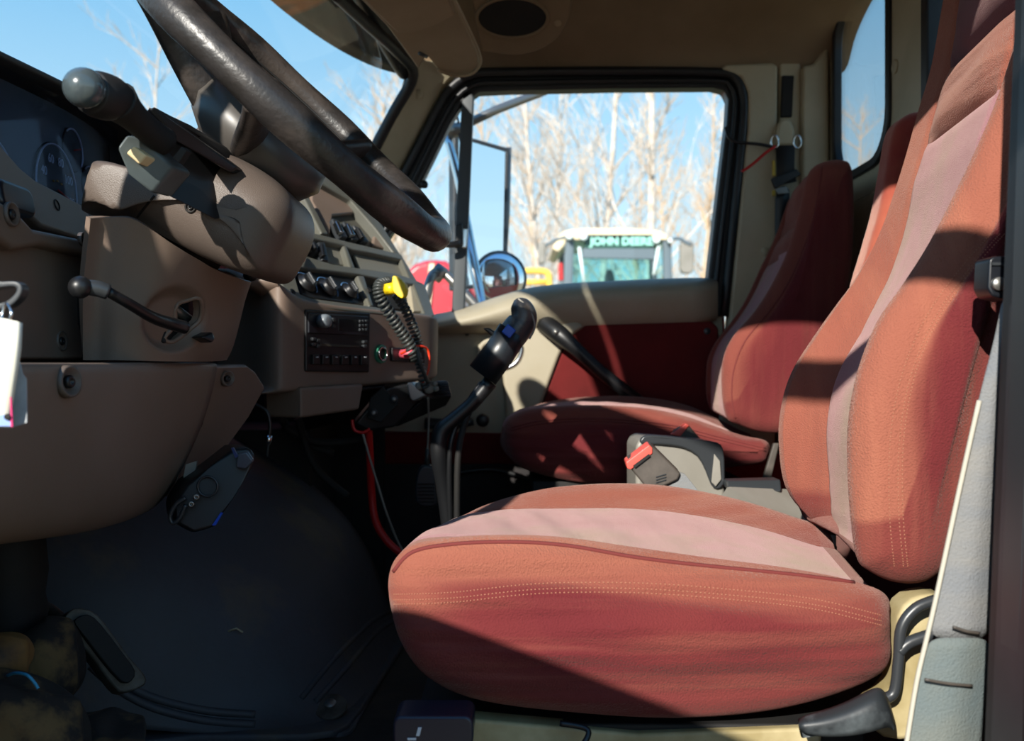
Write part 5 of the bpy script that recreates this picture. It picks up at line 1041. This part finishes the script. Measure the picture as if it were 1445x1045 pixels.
for i in range(3): slab('moulded_mark', [P(926, 672+i*4, 1.618), P(940, 668+i*4, 1.618), P(940, 669.5+i*4, 1.618), P(926, 673.5+i*4, 1.618)], (0, .002, 0), M['grey'], bb, bevel=0)
b2 = thing('seat_belt_buckle', P(965, 608, 1.90), 'black belt buckle standing behind the grey console rim', 'buckle')
bb = slab('case', [P(950, 608, 1.90), P(970, 597, 1.90), P(990, 620, 1.90), P(984, 640, 1.90), P(955, 640, 1.90)], (0, .024, 0), M['buck'], b2, bevel=.004)
slab('release_button', [P(947, 613, 1.897), P(968, 597, 1.897), (P(973, 600, 1.897)), P(960, 616, 1.897)], (0, .02, 0), M['buckred'], bb, bevel=.002)
slab('strap', [P(955, 640, 1.91), P(984, 640, 1.91), P(990, 760, 1.91), P(960, 760, 1.91)], (0, .005, 0), M['beltd'], b2, bevel=.001)
# ---------------- driver belt
db_ = thing('driver_seat_belt', R(.38, .87, -.4), 'wide grey seat belt webbing stretched down beside the driver seat', 'seat belt')
Lp = [(1413, 425), (1405, 470), (1392, 520), (1380, 565), (1352, 690), (1322, 830), (1306, 900), (1292, 960), (1278, 1045), (1262, 1150)]
Rp = [(1424, 425), (1424, 470), (1424, 520), (1422, 565), (1418, 690), (1408, 830), (1403, 900), (1398, 960), (1388, 1045), (1378, 1150)]
def web(nm, a, b, m, Y=.88): 
    rows = [[P(l[0], l[1], Y), P((l[0]*2+r[0])/3, l[1], Y-.004), P((l[0]+r[0]*2)/3, l[1], Y-.006), P(r[0], r[1], Y+.012)] for l, r in zip(Lp[a:b], Rp[a:b])]
    return grid(nm, rows, m, db_, sub=2, solid=.003)
web('upper_webbing', 0, 7, M['belt']); web('lower_webbing', 6, 10, M['beltd'], .8795)
for y, x0, x1 in ((884, 1345, 1382), (958, 1305, 1372)): tube('frayed_fold', [P(x0, y, .868), P((x0+x1)/2, y+6, .868), P(x1, y+9, .872)], .0014, M['buck'], db_, sm=4, res=6)
tube('selvedge', [P(x+2, y, .876) for x, y in Lp[3:]], .0022, mat('dusty_edge', 'b3aea0', .9), db_, sm=4, res=6)
an = slab('belt_anchor', [P(1396, 366, .90), P(1402, 361, .90), P(1424, 361, .90), P(1426, 424, .90), P(1400, 418, .90), P(1394, 405, .90)], (0, .03, 0), mat('anchor_black', '15181e', .35), db_, bevel=.003)
disc('anchor_bolt', P(1411, 400, .896), -Y3, .006, .006, M['steel'], an); slab('anchor_slot', [P(1400, 370, .898), P(1422, 370, .898), P(1422, 374, .898), P(1400, 374, .898)], (0, .004, 0), M['grey'], an, bevel=0)
# ---------------- passenger belt on the far pillar
pb_ = thing('passenger_seat_belt', P(1108, 190, 2.38), 'black passenger belt with beige pivot cover on the far pillar', 'seat belt')
slab('height_slot', [P(1104, 106, 2.412), P(1121, 106, 2.412), P(1118, 165, 2.412), P(1102, 165, 2.412)], (0, .02, 0), M['blackm'], pb_, bevel=.003)
slab('pivot_cover', cr1([P(*q) for q in ((1095, 205, 2.385), (1096, 185, 2.385), (1101, 171, 2.385), (1109, 167, 2.385), (1117, 171, 2.385), (1122, 185, 2.385), (1123, 205, 2.385))], 3)+[], (0, .03, 0), M['beiged'], pb_, bevel=.008, seg=3)
for x in (1093, 1125): tube('d_ring', [P(x+9*math.cos(a)*.6, 200+9*math.sin(a), 2.385) for a in [k*.35 for k in range(18)]], .0028, M['chrome'], pb_, closed=True, res=7)
grid('webbing', PG([[(1095, 205, 2.383), (1122, 205, 2.383)], [(1096, 235, 2.38), (1121, 235, 2.38)], [(1096, 262, 2.378), (1124, 256, 2.378)]]), M['blackm'], pb_, sub=0, solid=.003)
grid('webbing', PG([[(1093, 258, 2.385), (1120, 262, 2.385)], [(1094, 300, 2.385), (1110, 300, 2.385)], [(1094, 400, 2.385), (1108, 400, 2.385)]]), M['rubber'], pb_, sub=1, solid=.003)
slab('slider', [P(1088, 252, 2.375), P(1124, 238, 2.375), P(1131, 246, 2.375), P(1094, 266, 2.375)], (0, .008, 0), M['blackp'], pb_, bevel=.002)
slab('tongue', [P(1094, 266, 2.378), P(1110, 262, 2.378), P(1114, 272, 2.378), P(1098, 274, 2.378)], (0, .003, 0), M['steel'], pb_, bevel=.001)
for y in (226, 268): slab('yellow_clip', [P(1090, y, 2.38), P(1094, y, 2.38), P(1095, y+8 if y > 250 else y+22, 2.38), P(1090, y+8 if y > 250 else y+22, 2.38)], (0, .006, 0), mat('ochre_clip', 'b0922c', .5), pb_, bevel=.001)
wire('red_zip_tie', [(1094, 206, 2.37), (1080, 216, 2.37), (1064, 230, 2.37), (1047, 242, 2.37)], .0034, M['wire_red'], 'thin red zip tie tail sticking out left of the far belt pivot', 'zip tie')
wire('black_cord', [(1024, 180, 2.38), (1030, 196, 2.37), (1045, 201, 2.37), (1068, 203, 2.37), (1090, 207, 2.37)], .004, M['blackp'], 'black cord strung from the window frame to the far belt pivot', 'cord')
# ---------------- interior sun visor pad and speaker
vp = Pl(R(0, 2.0, .655), (0, .04, 1))
sv = thing('visor_pad', R(-.15, 2.0, .66), 'padded beige sun visor folded up against the headliner', 'sun visor')
pslab('pad', vp, [(430, -80), (508, 0), (545, 38), (582, 88), (590, 100), (602, 80), (618, 100), (640, 108), (664, 106), (678, 92), (676, 76), (655, 30), (638, -4), (608, -80)], .018, M['visor'], sv, bevel=.007, seg=3)
pslab('pad_flap', vp, [(440, -80), (512, 0), (561, 47), (585, 46), (612, 37), (642, 22), (632, -4), (600, -80)], .012, M['visor'], sv, off=.007, bevel=.004, seg=2)
h_ = vp.at(596, 76, .008); tube('visor_clip', [vp.at(592, 75, .012), vp.at(602, 80, .012)], .004, M['grey'], sv)
tube('edge_piping', [vp.at(x, y, .006) for x, y in ((640, -2), (656, 30), (676, 74), (677, 92), (664, 105), (640, 107), (618, 99))], .003, M['visor'], sv, sm=4)
sp2 = Pl(P(725, 25, 2.18), (0, -.62, -.78))
sk = thing('overhead_speaker', sp2.at(725, 25), 'oval black speaker set in a moulded beige pod overhead', 'speaker')
po = cr1([sp2.at(x, y) for x, y in ((655, -60), (668, 8), (678, 66), (690, 74), (735, 78), (770, 66), (794, 44), (806, 6), (800, -50), (730, -80))], 4, True)
cen = sum(po, Vector())/len(po)
ringslab('pod', [cen+(p-cen)*1.06-sp2.n*.05 for p in po], [p for p in po], -sp2.n*.03, M['liner'], sk, bevel=.01)
slab('pod_face', po, -sp2.n*.05, M['liner'], sk, bevel=.008, seg=3)
el = [sp2.at(723+50*math.cos(a), 25+28*math.sin(a), .004) for a in [k*math.pi/20 for k in range(40)]]
slab('speaker_grille', el, -sp2.n*.012, M['blackm'], sk, bevel=.002); tube('grille_rim', el, .0035, M['liner'], sk, closed=True)
disc('pod_screw', sp2.at(787, 33, .002), sp2.n, .008, .004, M['visor'], sk)
# ---------------- key ring with paper tag at the left edge
kt = thing('key_tag', P(8, 440, .90), 'black key fob with bright paper tag and plastic sleeve at the left edge', 'key')
YK = .78
ringslab('key_head', cr1([P(*q) for q in ((-20, 400, YK), (4, 397, YK), (22, 397, YK), (31, 404, YK), (28, 418, YK), (14, 432, YK), (-6, 437, YK), (-20, 434, YK))], 3, True), cr1([P(*q) for q in ((-12, 409, YK), (4, 405, YK), (18, 404, YK), (23, 408, YK), (19, 416, YK), (8, 425, YK), (-6, 428, YK), (-12, 425, YK))], 3, True), (0, .012, 0), M['grey'], kt, bevel=.003)
tube('split_ring', [P(9, 428, YK-.005), P(16, 440, YK-.01), P(13, 452, YK-.01), P(5, 460, YK-.01), P(3, 445, YK-.005)], .0012, M['chrome'], kt, sm=5, closed=True, res=6)
pt = grid('paper_tag', PG([[(-30, 447, YK), (0, 448, YK-.01), (24, 453, YK-.012), (32, 456, YK-.008)], [(-30, 490, YK), (0, 490, YK-.014), (22, 492, YK-.014), (30, 494, YK-.01)], [(-30, 530, YK), (0, 530, YK-.012), (18, 532, YK-.012), (24, 534, YK-.008)], [(-30, 580, YK), (0, 580, YK-.012), (12, 580, YK-.01), (17, 580, YK-.006)], [(-30, 602, YK), (0, 602, YK-.01), (12, 602, YK-.008), (16, 602, YK-.004)]]), M['paper'], kt, sub=0, solid=.0006)
sl_ = slab('plastic_sleeve', [P(-20, 520, YK+.004), P(26, 505, YK+.004), P(32, 528, YK+.004), P(37, 534, YK+.004), P(38, 596, YK+.004), P(14, 604, YK+.004), P(-20, 604, YK+.004)], (0, .001, 0), M['clear'], kt, bevel=0)
slab('pink_stripe', [P(14, 560, YK-.016), P(16, 560, YK-.016), P(18, 602, YK-.014), P(15, 602, YK-.014)], (0, .001, 0), mat('pink_print', 'd03070', .6), pt, bevel=0)
slab('blue_print', [P(-10, 586, YK-.014), P(14, 584, YK-.014), P(15, 601, YK-.014), P(-10, 601, YK-.014)], (0, .001, 0), mat('blue_print', '8aa6dc', .6), pt, bevel=0)
disc('punch_hole', P(10, 588, YK-.016), -Y3, .0024, .001, M['blackm'], pt)
